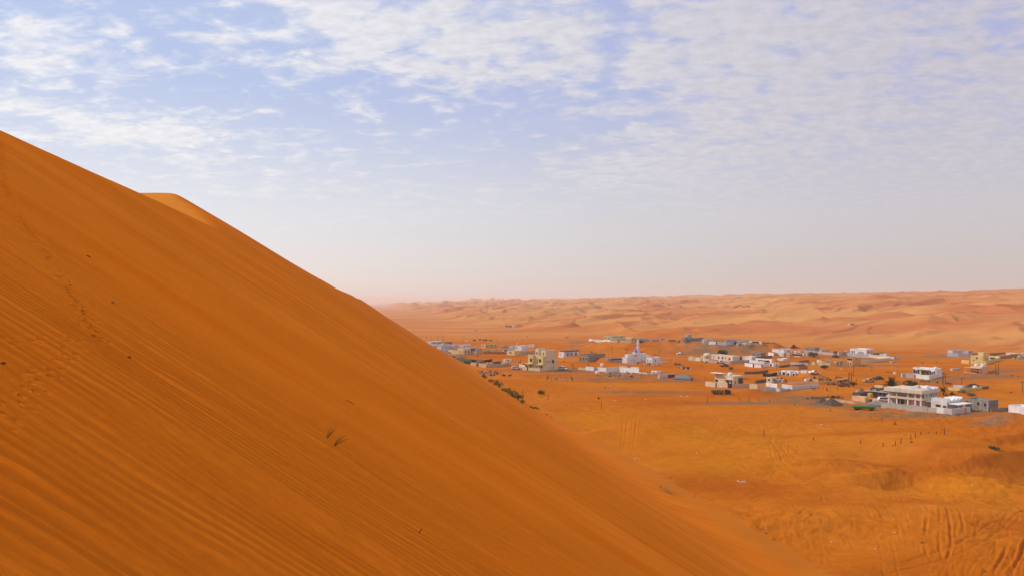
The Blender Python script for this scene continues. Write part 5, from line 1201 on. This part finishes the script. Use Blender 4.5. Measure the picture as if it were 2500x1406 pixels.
car(2160, 980, -.1, 'white car half hidden behind the big villa front wall', 'carwhite', 'suv')
car(1769, 895, .2, 'small black car on the sand below the long beige wall', 'carblack', 'sedan')
def lorry(px, py, yaw, label, Lt, bodym, cabm=None, name='lorry', cat='truck'):
    x, y, z = atz(px, py); e = empty(name, (x, y, z), yaw, label, cat)
    MB().box(-Lt/2, Lt/2, -1.15, 1.15, .85, 1.1).build('chassis', 'dgrey', e)
    mb = MB(); mb.box(-Lt/2, Lt/2, -1.2, -1.1, 1.103, 1.95); mb.box(-Lt/2, Lt/2, 1.1, 1.2, 1.103, 1.95); mb.box(-Lt/2, -Lt/2+.1, -1.09, 1.09, 1.103, 1.95); mb.build('side_board', bodym if bodym != 'mix' else 'dgrey', e)
    if bodym == 'mix':
        mb = MB(); rs = random.Random(4)
        for i in range(26): a = rs.uniform(-Lt/2+.4, Lt/2-.8); b = rs.uniform(-.9, .7); s = rs.uniform(.15, .35); mb.box(a, a+s*2, b, b+s, 1.103, 1.5+rs.uniform(0, .8))
        mb.build('cargo', 'hay', e)
    else: MB().box(-Lt/2+.2, Lt/2-.2, -1.05, 1.05, 1.103, 2.1, .2, .25).build('load_cover', bodym, e)
    if cabm:
        a = Lt/2+.25
        mb = MB(); mb.add([(a, -1.15, .6), (a+2.3, -1.15, .6), (a+2.3, 1.15, .6), (a, 1.15, .6), (a, -1.1, 2.7), (a+1.3, -1.1, 2.7), (a+1.3, 1.1, 2.7), (a, 1.1, 2.7), (a+2.3, -1.15, 1.6), (a+2.3, 1.15, 1.6)],
            [(0, 3, 2, 1), (4, 5, 6, 7), (0, 1, 8, 5, 4), (1, 2, 9, 8), (2, 3, 7, 6, 9), (3, 0, 4, 7), (5, 8, 9, 6)]); mb.build('cab', cabm, e)
        mb = MB(); mb.add([(a+1.36, -.95, 2.6), (a+2.3, -.98, 1.72), (a+2.3, .98, 1.72), (a+1.36, .95, 2.6), (a+1.41, -.95, 2.63), (a+2.35, -.98, 1.75), (a+2.35, .98, 1.75), (a+1.41, .95, 2.63)], [(0, 3, 2, 1), (4, 5, 6, 7), (0, 1, 5, 4), (1, 2, 6, 5), (2, 3, 7, 6), (3, 0, 4, 7)]); mb.build('windscreen', 'glass', e)
    ws = [-Lt/2+1.1, -Lt/2+2.3]+([Lt/2+1.4, Lt/2-1.0] if cabm else [Lt/2-.9])
    for a in ws:
        for s_ in (-1, 1):
            n = 12; mb = MB(); yy = s_*1.0; vs = [(a+.5*math.cos(2*math.pi*k/n), yy-.14, .45+.5*math.sin(2*math.pi*k/n)) for k in range(n)]+[(a+.5*math.cos(2*math.pi*k/n), yy+.14, .45+.5*math.sin(2*math.pi*k/n)) for k in range(n)]
            mb.add(vs, [tuple(range(n)), tuple(range(2*n-1, n-1, -1))]+[(k, n+k, n+(k+1) % n, (k+1) % n) for k in range(n)]); mb.build('wheel', 'tyre', e)
    return e
_l = lorry(1752, 961, -.25, 'black lorry with a low cluttered load bed on the sand before the central villa', 4.6, 'mix', 'carblack'); _l.scale = (1, 1, .72)
_l = lorry(2108, 999, -.22, 'low farm trailer with a bright green cover beside the striped tent', 6.3, 'grass', None, 'farm_trailer', 'trailer'); _l.scale = (1.05, 1, .55)
# digger on the far sand
x, y, z = atz(1938, 850); e = empty('wheel_loader', (x, y, z), .3, 'brown wheel loader working on the far sand above the black roofed compound', 'digger')
MB().box(-2.2, 1.2, -.9, .9, .8, 1.7).build('body', 'rust', e); MB().box(-.9, .6, -.8, .8, 1.703, 3.0, .1, .1).build('cab', 'brown', e)
MB().tube([(1.0, 0, 1.4), (2.6, 0, 1.5), (3.2, 0, .6)], .2, 6).build('arm', 'rust', e); MB().box(3.0, 4.0, -1.2, 1.2, .1, 1.0).build('bucket', 'rust', e)
for a in (-1.4, .9):
    for s_ in (-1, 1):
        n = 12; mb = MB(); yy = s_*1.05; vs = [(a+.7*math.cos(2*math.pi*k/n), yy-.2, .65+.7*math.sin(2*math.pi*k/n)) for k in range(n)]+[(a+.7*math.cos(2*math.pi*k/n), yy+.2, .65+.7*math.sin(2*math.pi*k/n)) for k in range(n)]
        mb.add(vs, [tuple(range(n)), tuple(range(2*n-1, n-1, -1))]+[(k, n+k, n+(k+1) % n, (k+1) % n) for k in range(n)]); mb.build('wheel', 'tyre', e)
# ---------------------------------------------------------------- plants
def leaf_mat(name, c1, c2):
    m, t, b = new_mat(name); v = mapped(t, (1, 1, 1))
    L(t, mixc(t, maprange(t, noise(t, v, 2.5, 3, .6), .3, .7), c1, c2), b.inputs['Base Color']); b.inputs['Roughness'].default_value = .75
    P[name] = m; return m
leaf_mat('leaf_dark', (.022, .040, .012), (.050, .078, .022)); leaf_mat('leaf_green', (.035, .065, .010), (.080, .115, .020)); leaf_mat('leaf_dry', (.12, .11, .045), (.19, .16, .07)); leaf_mat('leaf_grey', (.045, .055, .035), (.10, .105, .06))
leaf_mat('leaf_straw', (.10, .075, .018), (.17, .12, .03))
def leaves(mb, c, rx, ry, rz_, n, s, rs, hollow=.3):
    cl = [(rs.gauss(0, .45), rs.gauss(0, .45), rs.gauss(0, .42)) for _ in range(max(3, n//28))]
    for i in range(n):
        q = rs.choice(cl); p = [q[k]+rs.gauss(0, .20) for k in range(3)]
        l = math.sqrt(sum(a*a for a in p))
        if l > 1: p = [a/l*rs.uniform(.85, 1) for a in p]
        o = Vector((c[0]+p[0]*rx, c[1]+p[1]*ry, c[2]+p[2]*rz_))
        a = Vector((rs.uniform(-1, 1), rs.uniform(-1, 1), rs.uniform(-.6, 1))).normalized()*s*rs.uniform(.6, 1.4); b = a.orthogonal().normalized()*s*rs.uniform(.25, .5)
        mb.add([o-a*.5, o+b, o+a*.5, o-b], [(0, 1, 2, 3)])
def bush(px, py, wpx, hpx, label, mat='leaf_green', n=260, seed=0, name='shrub', cat='shrub', loc=None, wh=None, group=None):
    if loc is None: x, y, z = atz(px, py); w = wpx/F*y; hh = hpx/F*y
    else: (x, y, z), (w, hh) = loc, wh
    rs = random.Random(seed+int(px)); e = empty(name, (x, y, z), 0, label, cat, group)
    mb = MB(); leaves(mb, (0, 0, hh*.52), w*.5, w*.5, hh*.5, n, max(.10, w*.10), rs); mb.build('foliage', mat, e)
    st = MB()
    for i in range(7): a = rs.uniform(0, 6.28); st.tube([(0, 0, -.2), (math.cos(a)*w*.15, math.sin(a)*w*.15, hh*.3), (math.cos(a)*w*.35, math.sin(a)*w*.35, hh*.6)], [.035, .025, .012], 4)
    st.build('stem', 'wood', e); return e
def tree(px, py, wpx, hpx, label, mat='leaf_dark', n=1100, seed=0, trunk=.3, name='tree', flat=1.0):
    x, y, z = atz(px, py); w = wpx/F*y; hh = hpx/F*y; rs = random.Random(seed+int(px)); e = empty(name, (x, y, z), 0, label, 'tree')
    cr = MB(); cz = hh*(trunk+(1-trunk)*.5); leaves(cr, (0, 0, cz), w*.52, w*.45, hh*(1-trunk)*.54*flat, n, max(.22, w*.085), rs); cr.build('crown', mat, e)
    tk = MB(); tk.tube([(0, 0, -.5), (.05*w, 0, hh*trunk*.6), (0, 0, hh*(trunk+.15))], [w*.045, w*.035, w*.028], 7)
    for i in range(7): a = i*.9+rs.uniform(-.3, .3); tk.tube([(0, 0, hh*trunk), (math.cos(a)*w*.18, math.sin(a)*w*.16, hh*(trunk+.2)), (math.cos(a)*w*.36, math.sin(a)*w*.3, hh*(trunk+.45))], [w*.022, w*.014, w*.006], 5)
    tk.build('trunk', 'wood', e); return e
def palm(px, py, wpx, hpx, label, th=.45, nf=34, seed=0, mat='leaf_dark'):
    x, y, z = atz(px, py); w = wpx/F*y; hh = hpx/F*y; rs = random.Random(seed+int(px)); e = empty('palm_tree', (x, y, z), 0, label, 'palm')
    zt = hh*th; MB().tube([(0, 0, -.4), (.1, 0, zt*.5), (0, 0, zt)], [.32, .26, .24], 8).build('trunk', 'wood', e)
    mb = MB()
    for i in range(nf):
        a = rs.uniform(0, 6.28); el = rs.uniform(-.1, 1.35); Ln = w*.5*rs.uniform(.85, 1.1)
        prev = Vector((0, 0, zt)); d = Vector((math.cos(a)*math.cos(el), math.sin(a)*math.cos(el), math.sin(el)))
        pts = []
        for k in range(7): pts.append(prev.copy()); prev = prev+d*Ln/6; d = (d+Vector((0, 0, -.17))).normalized()
        for k in range(1, 7):
            sd = (pts[k]-pts[k-1]).cross(Vector((0, 0, 1))).normalized(); ll = Ln*.26*(1.1-k/7)
            for s_ in (-1, 1):
                for f in (0, .33, .66):
                    q = pts[k-1].lerp(pts[k], f); tip = q+sd*s_*ll+(pts[k]-pts[k-1])*.9+Vector((0, 0, -.12*ll)); wd = (pts[k]-pts[k-1])*.3
                    mb.add([q, q+wd, tip], [(0, 1, 2)])
        mb.tube(pts, [.03]*7, 3)
    mb.build('crown', mat, e); return e
palm(2176, 948, 46, 31, 'broad palm behind the unfinished pillared house', .25, 80)
tree(2222, 945, 34, 17, 'low dense dark tree right of the broad palm', n=900, trunk=.05)
palm(2238, 945, 18, 13, 'small pale palm at the right end of the dense dark tree', .2, 24, mat='leaf_green')
palm(2303, 962, 26, 21, 'palm with drooping dark crown right of the big villa', .4, 44)
palm(2325, 963, 18, 14, 'small round palm beside the drooping one', .1, 34)
bush(2349, 958, 26, 8, 'sprawling pale shrubs along the ochre tent yard wall', 'leaf_dry', 300)
bush(2371, 966, 22, 10, 'olive green round shrub below the ochre tent yard', 'leaf_dry', 420, name='shrub')
bush(2308, 965, 14, 4, 'flat dark undergrowth at the foot of the drooping palm', 'leaf_dark', 200)
tree(2084, 945, 16, 16, 'round dark green tree beside the twin pole frame', n=700, trunk=.2, seed=3)
tree(1984, 871, 24, 13, 'round grey-green thorn tree before the long grey block wall', 'leaf_grey', 900, trunk=.12)
tree(2013, 900, 20, 10, 'flat topped thorn tree on the sand before the lemon yellow wall', 'leaf_grey', 700, trunk=.18)
tree(1764, 865, 25, 12, 'dark rounded bush tree on the grey slope of the western rise', 'leaf_dark', 900, trunk=.0)
tree(1564, 837, 20, 7, 'dark low tree behind the minaret top on the far rise', 'leaf_dark', 500, trunk=.05)
tree(2064, 866, 10, 8, 'small black-looking tree in front of the pink house', 'leaf_dark', 400, trunk=.1)
bush(1784, 903, 13, 10, 'pale green shrub on the open sand above the central villa', 'leaf_grey', 420)
bush(1376, 884, 7, 5, 'small green tuft right of the cream villa', 'leaf_dry', 120); bush(1397, 891, 8, 6, 'low thorn bush behind the white four-wheel drive', 'leaf_dry', 150)
bush(1400, 900, 8, 6, 'reddish dry bush on the gravel right of the cream villa', 'leaf_straw', 150); bush(1437, 895, 9, 8, 'dry thorn bush behind the white wall panels', 'leaf_dry', 200)
bush(1537, 899, 12, 9, 'tall dry bush behind the long white wall', 'leaf_dry', 220); bush(1445, 861, 10, 4, 'flat dark bush behind the block hall', 'leaf_grey', 160)
bush(1316, 855, 7, 4, 'dry bush behind the roof of the cream villa', 'leaf_dry', 100); bush(1487, 866, 6, 3, 'tiny bush left of the pole near the mosque', 'leaf_dry', 60)
bush(1412, 861, 8, 3, 'tiny flat bush behind the dark parapet bungalow', 'leaf_dry', 60); bush(1568, 862, 12, 5, 'dark bush behind the minaret foot', 'leaf_grey', 160)
bush(1600, 866, 12, 3, 'low scrub behind the mosque annexe', 'leaf_dry', 100); bush(1165, 870, 9, 7, 'bare twiggy bush above the green netted yard', 'leaf_dry', 140)
bush(1269, 886, 8, 5, 'green scrub left of the villa rubble', 'leaf_dry', 110)
bush(1321, 962, 19, 11, 'round bright green shrub on the sand right of the dune edge', 'leaf_green', 520); bush(1462, 974, 11, 7, 'small ragged green plant above the tall dark stake', 'leaf_green', 160)
bush(2185, 1036, 8, 4, 'small dark shrub at the foot of a stake', 'leaf_dark', 160); bush(2225, 1080, 9, 5, 'small yellow-green shrub beside the curved stake line', 'leaf_dry', 200)
bush(2428, 1096, 26, 8, 'spreading grey-green shrub on the slope at the right', 'leaf_grey', 420); bush(2144, 869-3, 8, 4, 'tiny tree at the grey block buildings', 'leaf_dry', 80)
bush(1971, 974, 9, 6, 'lone shrub left of the dark brown wall', 'leaf_dry', 200); bush(2104, 1000, 8, 5, 'sparse weeds before the green trailer', 'leaf_dry', 60)
for i, (px, py, w, hh, lb) in enumerate(((2128, 898, 8, 3, 'upper of two tiny bushes on the sand above the trailer cars'), (2128, 904, 6, 4, 'lower of two tiny bushes on the sand above the trailer cars'), (2168, 909, 12, 4, 'flat bush left of the white villa gate'), (2189, 896, 6, 3, 'tiny bush on the sand above the white villa wall'),
    (2252, 887, 8, 5, 'dark tuft left of the mustard villa'), (2286, 885, 8, 4, 'second dark tuft left of the mustard villa'), (2469, 919, 9, 6, 'round tuft right of the transformer frame'), (2486, 920, 8, 4, 'flat tuft near the right edge beside the round one'), (2468, 959, 9, 6, 'green tuft left of the tall pole at the right edge'),
    (2378, 934, 5, 3, 'tiny tuft above the black tent'), (1915, 875, 5, 3, 'tiny tuft below the small peach house'), (1932, 874, 8, 2, 'flat tuft right of the tiny one below the small peach house'), (2182, 884, 12, 5, 'ochre scrub at the end of the back row'), (1664, 901-2, 4, 3, 'tuft left of the dark bundles'), (1712, 894, 7, 3, 'dark tuft under the power pole pair'), (2033, 846, 4, 2, 'single speck bush on the dune foot'))):
    bush(px, py, w, hh, lb, 'leaf_dry' if i % 2 else 'leaf_grey', 110, seed=i)
for i, (px, w, hh, lb) in enumerate(((1158, 12, 4, 'leftmost low palm clump of the distant grove'), (1172, 10, 6, 'tall left palm clump of the distant grove'), (1181, 11, 5, 'middle palm clump of the distant grove'), (1188, 10, 6, 'tall right palm clump of the distant grove'), (1198, 11, 3, 'rightmost low palm clump of the distant grove'))):
    tree(px, 832, w, hh, lb, 'leaf_grey', 220, seed=i, trunk=.1)
tree(1288, 824, 3.5, 6, 'single black-looking tree on the far flats', 'leaf_dark', 160, trunk=.1)
for i in range(46):                                  # scrub scattered over the far flats and dune foot
    px = rnd.uniform(1120, 2480); py = rnd.uniform(812, 850) if px < 1700 else rnd.uniform(760, 850)
    bush(px, py, rnd.uniform(2.0, 4.2), rnd.uniform(1.2, 2.4), 'tiny dark scrub speck on the far sand', 'leaf_grey', 36, seed=100+i, group='scrub specks on the far sand')
for i in range(30):
    px = rnd.uniform(1380, 2480); py = rnd.uniform(905, 1010)
    if 1700 < px < 2400 and py > 930 and py < 1000: continue
    bush(px, py, rnd.uniform(2.5, 6), rnd.uniform(1.5, 3), 'low dry scrub speck on the near sand', 'leaf_straw', 50, seed=200+i, group='scrub specks on the near sand')
# ---------------------------------------------------------------- the dune edge plants and the things lying on the dune
def on_dune(px, py, lift=0.0):
    kx = (px-1250)/F; kz = (HZ-py)/F
    l = np.exp(np.linspace(math.log(1.5), math.log(900), 5000)); zz_ = np.maximum(D(kx*l, l), G(kx*l, l, False)); i = int(np.argmax(EYE+kz*l <= zz_))
    if EYE+kz*l[i] > zz_[i]: i = int(np.argmin(EYE+kz*l-zz_))
    return float(kx*l[i]), float(l[i]), float(zz_[i]+lift)
edge = [(1182, 921, 14, 9), (1197, 930, 14, 9), (1210, 937, 20, 15), (1220, 943, 16, 17), (1232, 953, 14, 10), (1245, 962, 24, 20), (1256, 968, 20, 18), (1265, 973, 24, 19), (1275, 981, 16, 10), (1300, 994, 16, 7), (1309, 998, 14, 9), (1322, 1006, 7, 4), (1334, 1014, 8, 8), (1345, 1021, 7, 8)]
EDGE = ['topmost low green plant of the dune rim, below the tarpaulins', 'second low green plant of the dune rim', 'dense green bush left of the tallest upper one', 'tallest bush of the upper clump on the dune rim', 'small green bush below the upper clump', 'left bush of the large middle clump on the rim', 'middle bush of the large middle clump on the rim', 'right bush of the large middle clump on the rim', 'trailing green bush ending the middle clump', 'left sprig of the small lower clump on the rim', 'right sprig of the small lower clump on the rim', 'tiny sprig below the small lower clump', 'small sprig second from the bottom of the rim', 'lowest dry sprig on the dune rim']
for i, (px, py, w, hh) in enumerate(edge):
    gx, gy, gz = on_dune(px, py+3)
    bush(px, py, 0, 0, EDGE[i], 'leaf_green', 260, seed=i, loc=(gx, gy, gz-.2), wh=(w/F*gy*1.15, hh/F*gy+.3), group='green plants on the dune rim')
def grass_tuft(px, py, hpx, n, label, seed, spread=1.0, mat='leaf_straw', lean=(.5, .2)):
    x, y, z = on_dune(px, py); Hh = hpx/F*y; rs = random.Random(seed); e = empty('grass_tuft', (x, y, z-.01), 0, label, 'grass tuft')
    mb = MB()
    for i in range(n):
        a = rs.uniform(0, 6.28); sp = rs.uniform(.1, 1.0)*spread; ln = Hh*rs.uniform(.5, 1.15)
        d = Vector((math.cos(a)*sp*.5+lean[0]*rs.uniform(.4, 1.4), math.sin(a)*sp*.6+lean[1], 1)).normalized(); p = Vector((rs.uniform(-.02, .02), rs.uniform(-.02, .02), 0)); pts = []
        for k in range(5): pts.append(p.copy()); p = p+d*ln/4; d = (d+Vector((lean[0]*.10, 0, -.09))).normalized()
        mb.tube(pts, [.0032*Hh/.3, .003*Hh/.3, .0026*Hh/.3, .0018*Hh/.3, .0008], 3)
    mb.build('blade', mat, e); return e
grass_tuft(798, 1068, 42, 9, 'thin upright grass tuft on the dune face, left of the pair', 5, .5, lean=(.45, .1))
grass_tuft(816, 1086, 40, 16, 'fuller fanned grass tuft on the dune face, right of the pair', 6, 1.5, lean=(1.1, .2))
grass_tuft(1610, 1203, 26, 40, 'yellow-green grass clump half buried at the dune foot, upper', 7, 1.6, 'leaf_dry', (.2, 0)); grass_tuft(1626, 1216, 30, 60, 'yellow-green grass clump half buried at the dune foot, larger middle', 8, 1.8, 'leaf_dry', (.2, 0)); grass_tuft(1655, 1232, 12, 26, 'low sparse grass at the dune foot, lowest of the clumps', 9, 2.0, 'leaf_dry', (.2, 0))
def stick(px, py, dx, dy, r, label, mat='brown', up=0.0, name='twig'):
    a = Vector(on_dune(px, py)); b = Vector(on_dune(px+dx, py+dy)) if not up else a+Vector((dx/F*a.y, .02, up)); 
    m_ = (a+b)/2+Vector((0, 0, .015)); o = MB().tube([Vector((0, 0, .004)), m_-a, b-a+Vector((0, 0, .01))], [r, r*.9, r*.5], 6).build(name, mat, None, loc=tuple(a)); tag(o, label, 'twig', 'twigs lying on the dune face')
stick(211, 625, 11, 5, .012, 'dark twig lying high on the dune face, below the crest'); stick(272, 738, 7, 3, .010, 'tiny dark twig beside the animal track'); stick(845, 976, 20, 12, .008, 'long thin twig lying above the two grass tufts')
stick(1023, 1301, 8, 0, .009, 'short curved twig standing upright low on the dune face', 'brown', .055); stick(312, 872, 8, 3, .012, 'tiny dark twig right of the lower end of the track'); stick(4, 888, 10, 2, .011, 'dark twig at the left edge of the dune face')
stick(1098, 1025, 5, 2, .01, 'speck of dark twig right of the tufts')
# ---------------------------------------------------------------- small things on the sand
def litter(px, py, wpx, n, label, mat='plastic', seed=0):
    x, y, z = atz(px, py); w = wpx/F*y/2; rs = random.Random(seed+int(px)); mb = MB()
    for i in range(n):
        a = rs.uniform(-w, w); b = rs.uniform(-w, w)*.8; s = rs.uniform(.05, .16)*max(.8, w); zz_ = zg(x+a, y+b)-z
        mb.box(a-s, a+s, b-s*.7, b+s*.7, zz_-.03, zz_+rs.uniform(.06, .2), s*rs.uniform(.1, .5), s*.3)
    o = mb.build('litter', mat, None, loc=(x, y, z)); tag(o, label, 'litter', 'litter on the sand'); return o
for a in ((1812, 1175, 24, 16, 'white plastic litter pile in the middle of the churned sand'), (2010, 1037, 18, 9, 'white litter patch beside a reddish stain, below the gravel track'), (1700, 1105, 4, 2, 'single white scrap on the ochre slope'), (1555, 1119, 14, 8, 'white scraps at the dune foot, centre'), (1670, 967, 24, 9, 'scattered white scraps along the far side of the track'), (1504, 977, 10, 5, 'white scraps right of the ragged green plant'),
          (2374, 1184, 4, 2, 'single white scrap near the dark hollow, right'), (2094, 1004, 4, 1, 'white stone before the green trailer'), (2016, 990, 4, 1, 'white stone below the gravel heaps'), (1708, 1174, 4, 1, 'pale scrap left of the white litter pile'), (1762, 1251, 4, 1, 'pale scrap low in the churned sand'), (2137, 1340, 4, 1, 'pale scrap near the wheel ruts at the bottom'), (2029, 1323, 5, 1, 'pale scrap left of the bottom wheel ruts'),
          (2186, 1300, 3, 1, 'tiny pale scrap between the wheel ruts'), (1460, 943, 4, 1, 'white scrap left of the leaning stake'), (1575, 974, 6, 3, 'white scraps above the ochre slope'), (2054, 900, 14, 7, 'pinkish white blocks on the sand below the orange wall'), (1500, 947, 8, 4, 'white bits beside the thin stake below the scrap heap'), (2196, 1011-3, 4, 1, 'pale stone beside the track at the big villa')):
    litter(*a)
for a in ((1865, 1300, 12, 3, 'dark grey piece of debris lying at the dune foot'), (2402, 1393, 11, 3, 'black rubber scrap at the bottom right corner'), (1922, 1066, 14, 3, 'dark stick-like debris right of the tallest stake'), (1912, 995, 10, 3, 'dark debris line below the gravel track'), (1690, 1035, 6, 2, 'dark clod on the rim of the ochre slope'), (1604, 1018, 8, 2, 'dark flat debris above the ochre slope'), (2061, 1049, 5, 2, 'dark stone right of the white litter patch'), (2047, 1027, 6, 2, 'dark stone above the reddish stain'), (1490, 948, 6, 2, 'dark scrap right of the leaning stake'), (1567, 1135-37, 5, 2, 'dark clod on the shaded ochre slope'), (1487, 1099, 6, 2, 'dark clod at the foot of the ochre slope'), (1226, 926, 7, 6, 'old tyre heap beside the dark tarpaulin heap'), (2250, 1324, 8, 3, 'dark clod between the bottom wheel ruts'), (1630, 944, 16, 4, 'brown stick debris below the striped farm tent'), (1600, 962, 14, 3, 'brown stick on the far side of the fence line'), (2140, 937, 6, 3, 'dark bundle on the sand right of the pickups'), (2209+0, 1062, 5, 2, 'dark speck of dung behind the curved stakes')):
    litter(*a[:4], a[4], mat='dgrey')
# ---------------------------------------------------------------- animals: one skinned body each
def critter(px, py, hm, yaw, label, kind, mat, group):
    x, y, z = atz(px, py); me = bpy.data.meshes.new(kind)
    if kind == 'camel':
        J = [((0, 0, 1.25), .27), ((.45, 0, 1.30), .27), ((-.45, 0, 1.25), .24), ((0, 0, 1.62), .16), ((.8, 0, 1.25), .15), ((1.1, 0, 1.55), .10), ((1.3, 0, 1.95), .085), ((1.62, 0, 1.9), .06), ((-.7, 0, 1.1), .05), ((-.75, 0, .8), .03)]
        Ed = [(0, 1), (0, 2), (0, 3), (1, 4), (4, 5), (5, 6), (6, 7), (2, 8), (8, 9)]; legs = [(.45, 1), (-.5, 2)]; hl, lr = 1.1, .075
    else:
        J = [((0, 0, .55), .17), ((.25, 0, .57), .16), ((-.28, 0, .56), .16), ((.42, 0, .70), .09), ((.50, 0, .84), .07), ((.66, 0, .78), .045), ((-.42, 0, .62), .03)]
        Ed = [(0, 1), (0, 2), (1, 3), (3, 4), (4, 5), (2, 6)]; legs = [(.25, 1), (-.28, 2)]; hl, lr = .45, .035
    for lx, pi in legs:
        for s_ in (-1, 1):
            n = len(J); wy = .16*s_ if kind == 'camel' else .1*s_
            J += [((lx, wy, hl), lr*1.5), ((lx+(.03 if lx > 0 else -.06), wy, hl*.5), lr), ((lx+(.0 if lx > 0 else .03), wy, .03), lr*.8)]; Ed += [(pi, n), (n, n+1), (n+1, n+2)]
    me.from_pydata([j[0] for j in J], Ed, []); me.update()
    o = bpy.data.objects.new(kind, me); COL.objects.link(o)
    md = o.modifiers.new('skin', 'SKIN'); 
    for v_, j in zip(me.skin_vertices[0].data, J): v_.radius = (j[1], j[1])
    me.skin_vertices[0].data[0].use_root = True
    sb = o.modifiers.new('sub', 'SUBSURF'); sb.levels = 1; sb.render_levels = 1
    o.location = (x, y, z); o.rotation_euler = (0, 0, yaw); o.scale = (hm, hm, hm); me.materials.append(P[mat]); tag(o, label, 'camel' if kind == 'camel' else 'goat', group); return o
CM = paint('camel_coat', (.20, .095, .035), .9, .05, .15, 3); P['camelc'] = CM
critter(2051, 927, 1.0, 2.8, 'brown camel standing behind the white roofed shed', 'camel', 'camelc', 'camels in the village')
critter(2041, 926, .9, .3, 'brown camel at the left of the white roofed shed', 'camel', 'camelc', 'camels in the village')
critter(1908, 928, .95, .2, 'dark camel beside the ochre hut', 'camel', 'rust', 'camels in the village')
critter(1987, 953, .8, 2.9, 'camel grazing at the right corner of the large white yard', 'camel', 'camelc', 'camels in the village')
critter(2019, 954, .8, 1.6, 'camel seen end-on between the small pens', 'camel', 'rust', 'camels in the village')
gd = [(1227.5, 919, 1.5, .3, 'black goat left of the dune-edge trio'), (1232.5, 919.5, 1.5, 2.6, 'black goat in the middle of the dune-edge trio'), (1244, 921, 1.9, .2, 'large black and white goat at the right of the dune-edge trio'),
  (2250, 932, 1.2, .4, 'dark goat farthest left of the flock below the white villa'), (2267, 933, 1.2, .2, 'dark goat below the white villa wall corner'), (2288, 936, 1.2, .3, 'dark goat just left of the tall pole group'), (2311, 938, 1.2, .1, 'dark goat just right of the tall pole group'), (2316, 938.5, 1.2, 2.8, 'dark goat second right of the tall pole group'), (2321, 939.5, 1.2, .5, 'dark goat at the right end of the flock above the white cabin')]
for a in gd: critter(a[0], a[1], a[2], a[3], a[4], 'goat', 'black', 'goats on the sand')
# ---------------------------------------------------------------- haze
def haze():
    zmin = min(float(ZG.min()), -3.0)-1.0; zmax = 108.0
    me = bpy.data.meshes.new('haze'); bm = bmesh.new()
    bmesh.ops.create_cube(bm, size=1.0, matrix=Matrix.Translation((0, 0, (zmin+zmax)/2)) @ Matrix.Diagonal((146000, 146000, zmax-zmin, 1)))
    bm.to_mesh(me); bm.free()
    o = bpy.data.objects.new('haze', me); COL.objects.link(o); setting(o, 'thin dusty air over the valley', 'haze', 'stuff')
    m = bpy.data.materials.new('dusty_air'); m.use_nodes = True; t = m.node_tree; t.nodes.clear()
    ou = N(t, 'ShaderNodeOutputMaterial'); p = N(t, 'ShaderNodeVolumePrincipled')
    p.inputs['Color'].default_value = (1.0, .88, .80, 1); p.inputs['Density'].default_value = 1.45e-4; p.inputs['Anisotropy'].default_value = 0.2
    L(t, p.outputs[0], ou.inputs['Volume']); me.materials.append(m)
haze()
